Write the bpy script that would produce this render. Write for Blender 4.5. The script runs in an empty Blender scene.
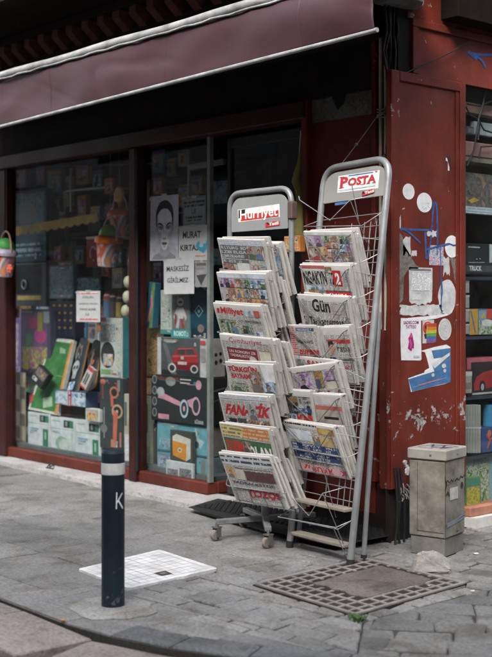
import bpy, math, random
from mathutils import Vector, Matrix
R=random.Random(7)
sc=bpy.context.scene
col=sc.collection
# ---------------------------------------------------------------- camera maths (survey of the street corner)
F_=1180.0; HX=246.0; HY=302.0; CH=1.2
TH=math.radians(41.14); ST,CT=math.sin(TH),math.cos(TH)
FW=Vector((-CT,ST,0)); RT=Vector((ST,CT,0)); UP=Vector((0,0,1)); CAM=Vector((0,0,CH))
def ray(px,py): return FW+RT*((px-HX)/F_)+UP*((HY-py)/F_)
def onY(px,py,Y): d=ray(px,py); return CAM+d*(Y/d.y)
def onX(px,py,X): d=ray(px,py); return CAM+d*(X/d.x)
def onZ(px,py,Z=0.0): d=ray(px,py); return CAM+d*((Z-CH)/d.z)
def onP(px,py,p,n): d=ray(px,py); return CAM+d*((p-CAM).dot(n)/d.dot(n))
V=Vector
# ---------------------------------------------------------------- materials
MATS={}
def nodes(name):
    m=bpy.data.materials.new(name); m.use_nodes=True
    nt=m.node_tree; b=nt.nodes['Principled BSDF']; return m,nt,b
def N(nt,t,**k):
    n=nt.nodes.new(t)
    for a,v in k.items(): setattr(n,a,v)
    return n
def ramp(nt,pts,interp='LINEAR'):
    r=nt.nodes.new('ShaderNodeValToRGB'); e=r.color_ramp; e.interpolation=interp
    while len(e.elements)>1: e.elements.remove(e.elements[-1])
    e.elements[0].position=pts[0][0]; e.elements[0].color=(*pts[0][1],1)
    for p,c in pts[1:]:
        x=e.elements.new(p); x.color=(*c,1)
    return r
def mul(c,k): return tuple(min(1,x*k) for x in c)
def plain(name,c,rough=.6,var=.25,scale=14,bump=.0,metal=0,spec=.32,coord='Object',bscale=60):
    """plain coloured surface with soft blotchy wear"""
    if name in MATS: return MATS[name]
    m,nt,b=nodes(name); L=nt.links
    tc=N(nt,'ShaderNodeTexCoord'); ns=N(nt,'ShaderNodeTexNoise'); ns.inputs['Scale'].default_value=scale; ns.inputs['Detail'].default_value=6; ns.inputs['Roughness'].default_value=.65
    L.new(tc.outputs[coord],ns.inputs['Vector'])
    r=ramp(nt,[(.3,mul(c,1-var)),(.7,mul(c,1+var*.6))]); L.new(ns.outputs['Fac'],r.inputs['Fac']); L.new(r.outputs['Color'],b.inputs['Base Color'])
    rr=N(nt,'ShaderNodeMapRange'); rr.inputs['To Min'].default_value=max(.05,rough-.12); rr.inputs['To Max'].default_value=min(1,rough+.12)
    L.new(ns.outputs['Fac'],rr.inputs['Value']); L.new(rr.outputs['Result'],b.inputs['Roughness'])
    b.inputs['Metallic'].default_value=metal; b.inputs['Specular IOR Level'].default_value=spec
    if bump:
        n2=N(nt,'ShaderNodeTexNoise'); n2.inputs['Scale'].default_value=bscale; n2.inputs['Detail'].default_value=5; L.new(tc.outputs[coord],n2.inputs['Vector'])
        bp=N(nt,'ShaderNodeBump'); bp.inputs['Strength'].default_value=bump; bp.inputs['Distance'].default_value=.004
        L.new(n2.outputs['Fac'],bp.inputs['Height']); L.new(bp.outputs['Normal'],b.inputs['Normal'])
    MATS[name]=m; return m
def ink(c,rough=.55):
    """flat printing ink / card colour"""
    k='print_%d_%d_%d_%d'%(int(c[0]*200),int(c[1]*200),int(c[2]*200),int(rough*100))
    return plain(k,c,rough,.24,22,spec=.16)
def photo(key,cols,scale=22,rough=.5,warp=1.5):
    """blurred colour picture: patches of a palette"""
    k='photo_'+key
    if k in MATS: return MATS[k]
    m,nt,b=nodes(k); L=nt.links
    tc=N(nt,'ShaderNodeTexCoord'); ns=N(nt,'ShaderNodeTexNoise'); ns.inputs['Scale'].default_value=scale*.8; ns.inputs['Detail'].default_value=2; ns.inputs['Distortion'].default_value=warp
    L.new(tc.outputs['UV'],ns.inputs['Vector'])
    n=len(cols); r=ramp(nt,[(.28+.44*i/max(1,n-1),c) for i,c in enumerate(cols)]); L.new(ns.outputs['Fac'],r.inputs['Fac'])
    v=N(nt,'ShaderNodeTexVoronoi'); v.inputs['Scale'].default_value=scale*.8; L.new(tc.outputs['UV'],v.inputs['Vector'])
    r2=ramp(nt,[(.0,(.55,.55,.55)),(.35,(1,1,1))]); L.new(v.outputs['Distance'],r2.inputs['Fac'])
    mx=N(nt,'ShaderNodeMix',data_type='RGBA',blend_type='MULTIPLY'); mx.inputs[0].default_value=.8
    L.new(r.outputs['Color'],mx.inputs[6]); L.new(r2.outputs['Color'],mx.inputs[7]); L.new(mx.outputs[2],b.inputs['Base Color'])
    b.inputs['Roughness'].default_value=rough; b.inputs['Specular IOR Level'].default_value=.2; MATS[k]=m; return m
def lines(key,pitch,fg,bg,duty=.5,word=60,colw=.055,rough=.7):
    """rows of small print: pitch in metres along UV.y, broken into words along UV.x"""
    k='textrows_'+key
    if k in MATS: return MATS[k]
    m,nt,b=nodes(k); L=nt.links
    tc=N(nt,'ShaderNodeTexCoord'); sp=N(nt,'ShaderNodeSeparateXYZ'); L.new(tc.outputs['UV'],sp.inputs[0])
    def M(op,a,bv=None):
        n=N(nt,'ShaderNodeMath',operation=op)
        for i,x in enumerate((a,bv)):
            if x is None: continue
            if isinstance(x,(int,float)): n.inputs[i].default_value=x
            else: L.new(x,n.inputs[i])
        return n.outputs[0]
    row=M('DIVIDE',sp.outputs['Y'],pitch); fr=M('FRACT',row); rid=M('FLOOR',row)
    on=M('LESS_THAN',fr,duty)
    cb=N(nt,'ShaderNodeCombineXYZ'); L.new(M('MULTIPLY',sp.outputs['X'],word),cb.inputs[0]); L.new(M('MULTIPLY',rid,7.31),cb.inputs[1]); L.new(M('MULTIPLY',fr,.6),cb.inputs[2])
    ns=N(nt,'ShaderNodeTexNoise'); ns.inputs['Scale'].default_value=1.0; ns.inputs['Detail'].default_value=3; L.new(cb.outputs[0],ns.inputs['Vector'])
    w=M('GREATER_THAN',ns.outputs['Fac'],.44)
    f=M('MULTIPLY',on,w)
    if colw: f=M('MULTIPLY',f,M('LESS_THAN',M('FRACT',M('DIVIDE',sp.outputs['X'],colw)),.9))
    mx=N(nt,'ShaderNodeMix',data_type='RGBA'); L.new(f,mx.inputs[0]); mx.inputs[6].default_value=(*bg,1); mx.inputs[7].default_value=(*fg,1)
    L.new(mx.outputs[2],b.inputs['Base Color']); b.inputs['Roughness'].default_value=rough; b.inputs['Specular IOR Level'].default_value=.15; MATS[k]=m; return m
NEWS=(.46,.445,.42); INK=(.03,.03,.033)
PAPER=plain('newsprint',NEWS,.85,.07,30,.15,spec=.2,bscale=90)
def edge_mat():
    m,nt,b=nodes('page_edges'); L=nt.links
    tc=N(nt,'ShaderNodeTexCoord'); mp=N(nt,'ShaderNodeMapping'); mp.inputs['Scale'].default_value=(900,14,1); L.new(tc.outputs['UV'],mp.inputs[0])
    ns=N(nt,'ShaderNodeTexNoise'); ns.inputs['Scale'].default_value=1; ns.inputs['Detail'].default_value=3; L.new(mp.outputs[0],ns.inputs['Vector'])
    r=ramp(nt,[(.35,(.25,.235,.215)),(.6,(.49,.47,.44))]); L.new(ns.outputs['Fac'],r.inputs[0]); L.new(r.outputs[0],b.inputs['Base Color']); b.inputs['Roughness'].default_value=.9
    bp=N(nt,'ShaderNodeBump'); bp.inputs['Strength'].default_value=.6; bp.inputs['Distance'].default_value=.002; L.new(ns.outputs['Fac'],bp.inputs['Height']); L.new(bp.outputs[0],b.inputs['Normal'])
    return m
EDGE=edge_mat()
BODY=lines('body',.0062,(.12,.12,.12),NEWS,.5,110)
HEAD=lines('head',.017,INK,NEWS,.68,95,0)
HEADG=lines('headpale',.020,(.55,.55,.55),(.11,.115,.12),.62,95,0)
HEADW=lines('headwhite',.017,(.62,.62,.6),(.2,.015,.02),.62,80,0)
HEADR=lines('headred',.022,(.55,.03,.03),NEWS,.66,70,0)
HEADB=lines('headblue',.014,(.6,.62,.65),(.035,.06,.14),.6,90,0)
CARDTXT=lines('cardtext',.006,(.2,.2,.22),(.7,.7,.7),.45,120,0)
PH={'people':photo('people',[(.03,.03,.035),(.40,.22,.15),(.10,.07,.06),(.5,.36,.28),(.55,.52,.48)],26),
 'green':photo('green',[(.03,.07,.03),(.10,.22,.07),(.45,.42,.35),(.05,.1,.12),(.3,.33,.12)],26),
 'grey':photo('grey',[(.02,.02,.022),(.16,.16,.16),(.4,.39,.38),(.08,.08,.09),(.5,.5,.5)],26),
 'mosaic':photo('mosaic',[(.02,.05,.06),(.30,.36,.16),(.5,.3,.2),(.06,.2,.2),(.5,.47,.42),(.25,.12,.28)],30),
 'purple':photo('purple',[(.12,.06,.16),(.3,.18,.34),(.45,.4,.45),(.2,.1,.2)],22),
 'blue':photo('blue',[(.04,.09,.2),(.25,.36,.48),(.55,.6,.64),(.12,.2,.3)],20),
 'sky':photo('sky',[(.3,.4,.5),(.6,.63,.66),(.45,.52,.6)],14),
 'warm':photo('warm',[(.1,.04,.03),(.42,.2,.1),(.5,.38,.2),(.2,.08,.05)],22),
 'teal':photo('teal',[(.01,.04,.06),(.03,.12,.16),(.12,.22,.26),(.01,.03,.05),(.25,.3,.3)],20),
 'pink':photo('pink',[(.05,.02,.05),(.35,.06,.2),(.1,.15,.06),(.4,.3,.08),(.12,.06,.2)],20),
 'toy':photo('toy',[(.03,.05,.12),(.5,.08,.06),(.6,.45,.1),(.1,.25,.45),(.6,.58,.52)],20),
 'gold':photo('gold',[(.05,.03,.02),(.35,.22,.08),(.12,.07,.03),(.5,.4,.2)],24)}
# ---------------------------------------------------------------- mesh builder
TXT={}
def glyphs(s,bold):
    k=(s,bold)
    if k in TXT: return TXT[k]
    cu=bpy.data.curves.new('lettering','FONT'); cu.body=s; cu.resolution_u=2; cu.fill_mode='FRONT'
    if bold: cu.offset=bold
    o=bpy.data.objects.new('lettering',cu); col.objects.link(o)
    dg=bpy.context.evaluated_depsgraph_get(); me=o.evaluated_get(dg).to_mesh()
    vs=[v.co.copy() for v in me.vertices]; fs=[tuple(p.vertices) for p in me.polygons]
    bpy.data.objects.remove(o); bpy.data.curves.remove(cu)
    x0=min(v.x for v in vs);x1=max(v.x for v in vs);y0=min(v.y for v in vs);y1=max(v.y for v in vs)
    vs=[((v.x-x0)/(x1-x0),(v.y-y0)/(y1-y0)) for v in vs]
    TXT[k]=(vs,fs); return TXT[k]
SKN=[(.40,.23,.16),(.46,.28,.20),(.33,.18,.12)]
CLO=[(.03,.03,.04),(.06,.07,.11),(.30,.05,.05),(.42,.41,.40),(.10,.16,.26),(.14,.13,.12),(.35,.30,.2),(.05,.12,.07)]
BGS={'people':[(.16,.15,.15),(.30,.27,.24),(.08,.09,.11),(.22,.10,.08),(.36,.36,.37)],'green':[(.06,.15,.05),(.09,.2,.08),(.05,.11,.06)],'grey':[(.10,.10,.10),(.22,.22,.22),(.06,.06,.065),(.32,.32,.32)],
 'blue':[(.10,.17,.28),(.22,.30,.40),(.05,.09,.18)],'purple':[(.18,.10,.22),(.28,.18,.30)],'warm':[(.34,.17,.09),(.28,.10,.06),(.40,.27,.14)],'gold':[(.38,.28,.11),(.24,.16,.08),(.42,.36,.22)]}
def picture(x0,y0,x1,y1,kind,nf=None):
    """a small printed picture: backdrop bands and a few head-and-shoulder figures"""
    r=random.Random(int(x0*977+y0*733+x1*577+y1*131+len(kind)*7)+R.randint(0,999)); o=[]
    if kind=='mosaic':
        nx,ny=max(2,round((x1-x0)/.17)),max(2,round((y1-y0)/.15)); xs=[x0+(x1-x0)*i/nx for i in range(nx+1)]; ys=[y0+(y1-y0)*i/ny for i in range(ny+1)]
        for i in range(nx):
            for j in range(ny): o+=picture(xs[i]+.005,ys[j]+.004,xs[i+1]-.005,ys[j+1]-.004,r.choice(['people','green','blue','warm','gold','purple','grey','people']),1)
        return o
    B=BGS.get(kind,BGS['people']); W,H=x1-x0,y1-y0
    o.append(('R',x0,y0,x1,y1,PH[kind if kind in PH else 'people']))
    for _ in range(1):
        a=r.uniform(0,.6); o.append(('R',x0+W*a,y0+H*r.uniform(0,.2),x0+W*min(1,a+r.uniform(.2,.5)),y0+H*r.uniform(.5,1),r.choice(B)))
    n=nf or max(1,min(5,int(W/max(.02,H)*1.6)))
    for k in range(n):
        c=x0+W*(k+.5+r.uniform(-.18,.18))/n; s=min(H*.15,W/n*.22)*r.uniform(.7,1.15); cy=y0+H*r.uniform(.26,.5); cl=r.choice(CLO); sk=r.choice(SKN)
        bw=min(s*1.9,c-x0,x1-c)
        if kind=='grey': g=sum(sk)/3; sk=(g,g,g); g=sum(cl)/3; cl=(g,g,g)
        o.append(('G',[(c-bw,y1),(c-bw*.92,cy+s*1.7),(c-s*.4,cy+s*1.15),(c+s*.4,cy+s*1.15),(c+bw*.92,cy+s*1.7),(c+bw,y1)],cl))
        o.append(('E',c,cy-s*.25,s*.82,s*.95,(.03,.022,.018))); o.append(('E',c+s*.05,cy+s*.12,s*.66,s*.90,sk))
        o.append(('E',c+s*.3,cy+s*.2,s*.25,s*.6,mul(sk,.6)))
    return o
HLR=random.Random(3); HLS=[''.join(HLR.choice('ABDEGHIKLMNORSTUYZ') if HLR.random()>.13 else ' ' for _ in range(n)).strip() for n in (9,11,12,14,16,18,20,22)*2]
def headline(x0,y0,x1,y1,rows,c,bg=None,b=.02,cond=1.0):
    o=[('R',x0,y0,x1,y1,bg)] if bg else []
    hh=(y1-y0)/rows
    for k in range(rows):
        m=.03*(x1-x0); e=x1-m-(0 if k<rows-1 else R.uniform(0,.25)*(x1-x0)); o.append(('T',R.choice(HLS),x0+m,y0+hh*(k+.16),e,y0+hh*(k+.86),c,{'b':b}))
    return o
class MB:
    def __init__(s): s.v=[];s.f=[];s.m=[];s.uv=[];s.mats=[];s.sm=[]
    def mi(s,m):
        if m not in s.mats: s.mats.append(m)
        return s.mats.index(m)
    def add(s,vs,fs,m,uvs=None,smooth=False):
        o=len(s.v); s.v+=[V(v) for v in vs]; k=s.mi(m)
        for f in fs:
            s.f.append(tuple(o+i for i in f)); s.m.append(k); s.sm.append(smooth)
            s.uv.append([uvs[i] for i in f] if uvs else None)
    def box(s,c,size,m,rot=None,bev=0):
        hx,hy,hz=(x/2 for x in size); M=rot.to_matrix() if hasattr(rot,'to_matrix') else (rot or Matrix.Identity(3))
        c=V(c)
        if bev<=0:
            vs=[c+M@V((x*hx,y*hy,z*hz)) for x in(-1,1) for y in(-1,1) for z in(-1,1)]
            fs=[(0,1,3,2),(4,6,7,5),(0,4,5,1),(2,3,7,6),(0,2,6,4),(1,5,7,3)]
            s.add(vs,fs,m); return
        b=min(bev,hx*.9,hy*.9,hz*.9); vs=[];idx={}
        for x in(-1,1):
            for y in(-1,1):
                for z in(-1,1):
                    for a in range(3):
                        p=[x*(hx-b),y*(hy-b),z*(hz-b)]; p[a]=(x*hx,y*hy,z*hz)[a]
                        idx[(x,y,z,a)]=len(vs); vs.append(c+M@V(p))
        fs=[]
        for a in range(3):
            u,w=[(1,2),(2,0),(0,1)][a]
            for sg in(-1,1):
                q=[]
                for (p,r) in ((-1,-1),(1,-1),(1,1),(-1,1)):
                    t=[0,0,0]; t[a]=sg;t[u]=p;t[w]=r; q.append(idx[(*t,a)])
                fs.append(tuple(q if sg>0 else q[::-1]))
        for a in range(3):
            u,w=[(1,2),(2,0),(0,1)][a]
            for p in(-1,1):
                for r in(-1,1):
                    t0=[0,0,0];t1=[0,0,0]; t0[a]=-1;t1[a]=1
                    for t in(t0,t1): t[u]=p;t[w]=r
                    q=(idx[(*t0,u)],idx[(*t1,u)],idx[(*t1,w)],idx[(*t0,w)])
                    fs.append(q if p*r>0 else q[::-1])
        for x in(-1,1):
            for y in(-1,1):
                for z in(-1,1):
                    q=(idx[(x,y,z,0)],idx[(x,y,z,1)],idx[(x,y,z,2)]); fs.append(q if x*y*z>0 else q[::-1])
        s.add(vs,fs,m)
    def bb(s,x0,x1,y0,y1,z0,z1,m,bev=0): s.box(((x0+x1)/2,(y0+y1)/2,(z0+z1)/2),(abs(x1-x0),abs(y1-y0),abs(z1-z0)),m,None,bev)
    def tube(s,pts,r,m,seg=8,cap=True,radii=None):
        pts=[V(p) for p in pts]; n=len(pts); rings=[]; prev=None
        for i,p in enumerate(pts):
            t=(pts[min(i+1,n-1)]-pts[max(i-1,0)]).normalized()
            if prev is None:
                a=V((0,0,1)) if abs(t.z)<.9 else V((1,0,0)); u=t.cross(a).normalized()
            else: u=(prev-t*prev.dot(t)).normalized()
            prev=u; w=t.cross(u); rr=radii[i] if radii else r
            rings.append([p+(u*math.cos(2*math.pi*k/seg)+w*math.sin(2*math.pi*k/seg))*rr for k in range(seg)])
        vs=[v for g in rings for v in g]
        fs=[(i*seg+k,i*seg+(k+1)%seg,(i+1)*seg+(k+1)%seg,(i+1)*seg+k) for i in range(n-1) for k in range(seg)]
        s.add(vs,fs,m,smooth=True)
        if cap: s.add(rings[0],[tuple(range(seg))[::-1]],m); s.add(rings[-1],[tuple(range(seg))],m)
    def lathe(s,c,prof,m,seg=24,axis=V((0,0,1)),mats=None):
        c=V(c); axis=axis.normalized(); a=V((1,0,0)) if abs(axis.x)<.9 else V((0,1,0)); u=axis.cross(a).normalized(); w=axis.cross(u)
        for i in range(len(prof)-1):
            vs=[]
            for (r,h) in prof[i:i+2]:
                vs+=[c+axis*h+(u*math.cos(2*math.pi*k/seg)+w*math.sin(2*math.pi*k/seg))*r for k in range(seg)]
            uv=[((k%seg)/seg*.6,prof[i+(k//seg)][1]*1.0) for k in range(2*seg)]
            s.add(vs,[(k,(k+1)%seg,seg+(k+1)%seg,seg+k) for k in range(seg)],(mats[i] if mats else m),uv,smooth=True)
    def prism(s,pts,dv,m,mside=None):
        """polygon (planar points) extruded by vector dv"""
        n=len(pts); a=[V(p) for p in pts]; b=[p+V(dv) for p in a]
        s.add(a+b,[tuple(range(n)),tuple(range(2*n-1,n-1,-1))],m)
        s.add(a+b,[(i,i+n,(i+1)%n+n,(i+1)%n) for i in range(n)],mside or m)
    # --- printing on a surface given by F(u,v,off), u right, v down, in 0..1; w,h in metres
    def patch(s,F,x0,y0,x1,y1,off,m,w,h,n=1,seed=0):
        vs=[];uv=[];ox,oy=seed*1.37%5,seed*.73%5
        for j in range(n+1):
            for i in range(n+1):
                u=x0+(x1-x0)*i/n; v=y0+(y1-y0)*j/n; vs.append(F(u,v,off)); uv.append((u*w+ox,-v*h+oy))
        s.add(vs,[(j*(n+1)+i,(j+1)*(n+1)+i,(j+1)*(n+1)+i+1,j*(n+1)+i+1) for j in range(n) for i in range(n)],m,uv)
    def print(s,F,w,h,ops,n=1,base=.0006,step=.0002):
        ex=[]
        for op in ops:
            if op[0]=='PIC': ex+=picture(*op[1:])
            elif op[0]=='HL': ex+=headline(*op[1:])
            else: ex.append(op)
        ops=ex
        for i,op in enumerate(ops):
            off=base+step*min(i,10)+.00002*i; k=op[0]; a=op[1:]
            if k=='R': s.patch(F,a[0],a[1],a[2],a[3],off,a[4] if not isinstance(a[4],tuple) else ink(a[4]),w,h,n,R.random()*9)
            elif k=='T':
                txt,x0,y0,x1,y1,c=a[:6]; o=a[6] if len(a)>6 else {}
                gv,gf=glyphs(txt,o.get('b',.02)); P=[]
                for (gx,gy) in gv:
                    if o.get('flip'): gx,gy=1-gx,1-gy
                    if o.get('sk'): gx+=o['sk']*gy
                    P.append(F(x0+(x1-x0)*gx,y1-(y1-y0)*gy-o.get('tilt',0)*gx,off))
                s.add(P,gf,ink(c) if isinstance(c,tuple) else c)
            elif k=='E':
                cx,cy,rx,ry,c=a[:5]; q=20
                P=[F(cx+rx*math.cos(2*math.pi*t/q),cy+ry*math.sin(2*math.pi*t/q),off) for t in range(q)]
                s.add(P,[tuple(range(q))[::-1]],ink(c) if isinstance(c,tuple) else c)
            elif k=='G':
                P=[F(x,y,off) for x,y in a[0]]; s.add(P,[tuple(range(len(P)))],ink(a[1]) if isinstance(a[1],tuple) else a[1],[(x*w,-y*h) for x,y in a[0]])
            elif k=='L':
                if a[1]>.0045:
                    q=8
                    for p in a[0]: s.add([F(p[0]+a[1]*.5/w*math.cos(2*math.pi*t/q),p[1]+a[1]*.5/h*math.sin(2*math.pi*t/q),off-.00007) for t in range(q)],[tuple(range(q))[::-1]],ink(a[2]) if isinstance(a[2],tuple) else a[2])
                pts,lw,c=a[:3]; mm=ink(c) if isinstance(c,tuple) else c
                for (p,q) in zip(pts,pts[1:]):
                    dx,dy=(q[0]-p[0])*w,(q[1]-p[1])*h; l=math.hypot(dx,dy) or 1; nx,ny=-dy/l*lw/2/w,dx/l*lw/2/h
                    s.add([F(p[0]+nx,p[1]+ny,off),F(q[0]+nx,q[1]+ny,off),F(q[0]-nx,q[1]-ny,off),F(p[0]-nx,p[1]-ny,off)],[(0,1,2,3)],mm)
    def build(s,name,parent=None,origin=None,props=None):
        me=bpy.data.meshes.new(name)
        if parent is not None: o0=WORLD[parent.name]
        elif origin is not None: o0=V(origin)
        else:
            xs=[v.x for v in s.v];ys=[v.y for v in s.v]; o0=V(((min(xs)+max(xs))/2,(min(ys)+max(ys))/2,min(v.z for v in s.v)))
        me.from_pydata([v-o0 for v in s.v],[],s.f)
        for m in s.mats: me.materials.append(m)
        me.polygons.foreach_set('material_index',s.m); me.polygons.foreach_set('use_smooth',s.sm)
        if any(u for u in s.uv):
            ul=me.uv_layers.new(name='UVMap'); i=0
            for f,u in zip(s.f,s.uv):
                for k in range(len(f)):
                    if u: ul.data[i].uv=u[k]
                    i+=1
        me.validate(); me.update()
        o=bpy.data.objects.new(name,me); col.objects.link(o)
        WORLD[o.name]=o0.copy()
        if parent is not None: o.parent=parent; o.location=o0-WORLD[parent.name]
        else: o.location=o0
        if props: tag(o,*props)
        return o
WORLD={}
def tag(o,label,cat,group=None,kind=None):
    if label: o['label']=label
    if cat: o['category']=cat
    if group: o['group']=group
    if kind: o['kind']=kind
    return o
def thing(name,label,cat,loc,group=None):
    o=bpy.data.objects.new(name,None); o.empty_display_size=.1; col.objects.link(o); o.location=loc; WORLD[o.name]=V(loc)
    return tag(o,label,cat,group)
def struct(mb,name): o=mb.build(name); o['kind']='structure'; return o
def flatF(tl,tr,bl,curl=0):
    tl,tr,bl=V(tl),V(tr),V(bl); ux=tr-tl; vy=bl-tl; n=vy.cross(ux).normalized()
    if n.dot(CAM-tl)<0: n=-n
    def F(u,v,off=0): return tl+ux*u+vy*v+n*(off+curl*(u-.5)**2)
    F.w=ux.length; F.h=vy.length; F.n=n
    return F
def sheet(name,F,m,ops,label,cat,group=None,t=.0012,n=1,parent=None,outline=None):
    """thin sheet of paper/card with print on it; outline = torn outline in 0..1"""
    mb=MB(); pts=outline or [(0,0),(1,0),(1,1),(0,1)]
    if n>1 and not outline:
        mb.patch(F,0,0,1,1,0,m,F.w,F.h,n); mb.patch(lambda u,v,o:F(1-u,v,-t),0,0,1,1,0,m,F.w,F.h,n)
    else: mb.prism([F(u,v,0) for u,v in pts],-F.n*t,m)
    mb.print(F,F.w,F.h,ops,max(1,n))
    o=mb.build(name,parent)
    if parent is None: tag(o,label,cat,group)
    return o
from mathutils import noise
# ================================================================ SETTING: ground
g3=lambda v:(v,v,v)
def red_paint(name,c,zones=(),thr=.70,rough=.5,chipc=(.36,.34,.33)):
    m,nt,b=nodes(name); L=nt.links
    ge=N(nt,'ShaderNodeNewGeometry'); 
    n1=N(nt,'ShaderNodeTexNoise'); n1.inputs['Scale'].default_value=3.2; n1.inputs['Detail'].default_value=7; n1.inputs['Roughness'].default_value=.65
    n2=N(nt,'ShaderNodeTexNoise'); n2.inputs['Scale'].default_value=17; n2.inputs['Detail'].default_value=9; n2.inputs['Roughness'].default_value=.66; n2.inputs['Distortion'].default_value=.5
    for n in(n1,n2): L.new(ge.outputs['Position'],n.inputs['Vector'])
    r1=ramp(nt,[(.3,mul(c,.62)),(.5,c),(.72,mul(c,1.35))]); L.new(n1.outputs['Fac'],r1.inputs[0])
    mpv=N(nt,'ShaderNodeMapping'); mpv.inputs['Scale'].default_value=(3.2,3.2,1.0); L.new(ge.outputs['Position'],mpv.inputs[0])
    nv=N(nt,'ShaderNodeTexNoise'); nv.inputs['Scale'].default_value=2.2; nv.inputs['Detail'].default_value=7; nv.inputs['Roughness'].default_value=.7; L.new(mpv.outputs[0],nv.inputs['Vector'])
    rv=ramp(nt,[(.36,(.55,.60,.62)),(.52,(1,1,1)),(.70,(1.18,1.28,1.32))]); L.new(nv.outputs['Fac'],rv.inputs[0])
    mv=N(nt,'ShaderNodeMix',data_type='RGBA',blend_type='MULTIPLY'); mv.inputs[0].default_value=.42; L.new(r1.outputs[0],mv.inputs[6]); L.new(rv.outputs[0],mv.inputs[7])
    nd=N(nt,'ShaderNodeTexNoise'); nd.inputs['Scale'].default_value=6; nd.inputs['Detail'].default_value=10; nd.inputs['Roughness'].default_value=.72; L.new(ge.outputs['Position'],nd.inputs['Vector'])
    rd_=ramp(nt,[(.54,(0,0,0)),(.70,(.45,.45,.45))]); L.new(nd.outputs['Fac'],rd_.inputs[0])
    md=N(nt,'ShaderNodeMix',data_type='RGBA'); L.new(rd_.outputs[0],md.inputs[0]); L.new(mv.outputs[2],md.inputs[6]); md.inputs[7].default_value=(c[0]*.75+.02,c[1]*1.4+.02,c[2]*1.4+.02,1)
    sp=N(nt,'ShaderNodeSeparateXYZ'); L.new(ge.outputs['Position'],sp.inputs[0])
    rz=ramp(nt,[(0,(0,0,0))]+[z for z in zones] if zones else [(0,(0,0,0))])
    dv=N(nt,'ShaderNodeMath',operation='DIVIDE'); L.new(sp.outputs['Z'],dv.inputs[0]); dv.inputs[1].default_value=3.0; L.new(dv.outputs[0],rz.inputs[0])
    ad=N(nt,'ShaderNodeMath',operation='ADD'); L.new(n2.outputs['Fac'],ad.inputs[0]); L.new(rz.outputs[0],ad.inputs[1])
    rc=ramp(nt,[(thr,(0,0,0)),(thr+.012,(1,1,1))]); L.new(ad.outputs[0],rc.inputs[0])
    n3=N(nt,'ShaderNodeTexNoise'); n3.inputs['Scale'].default_value=60; L.new(ge.outputs['Position'],n3.inputs['Vector'])
    cc=ramp(nt,[(.35,mul(chipc,.5)),(.6,chipc)]); L.new(n3.outputs['Fac'],cc.inputs[0])
    mx=N(nt,'ShaderNodeMix',data_type='RGBA'); L.new(rc.outputs[0],mx.inputs[0]); L.new(md.outputs[2],mx.inputs[6]); L.new(cc.outputs[0],mx.inputs[7]); L.new(mx.outputs[2],b.inputs['Base Color'])
    rr=N(nt,'ShaderNodeMapRange'); rr.inputs['To Min'].default_value=rough-.15; rr.inputs['To Max'].default_value=rough+.2; L.new(n1.outputs['Fac'],rr.inputs[0]); L.new(rr.outputs[0],b.inputs['Roughness']); b.inputs['Specular IOR Level'].default_value=.16
    ad2=N(nt,'ShaderNodeMath',operation='SUBTRACT'); L.new(n1.outputs['Fac'],ad2.inputs[0]); L.new(rc.outputs[0],ad2.inputs[1])
    bp=N(nt,'ShaderNodeBump'); bp.inputs['Strength'].default_value=.5; bp.inputs['Distance'].default_value=.004; L.new(ad2.outputs[0],bp.inputs['Height']); L.new(bp.outputs[0],b.inputs['Normal'])
    return m

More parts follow.
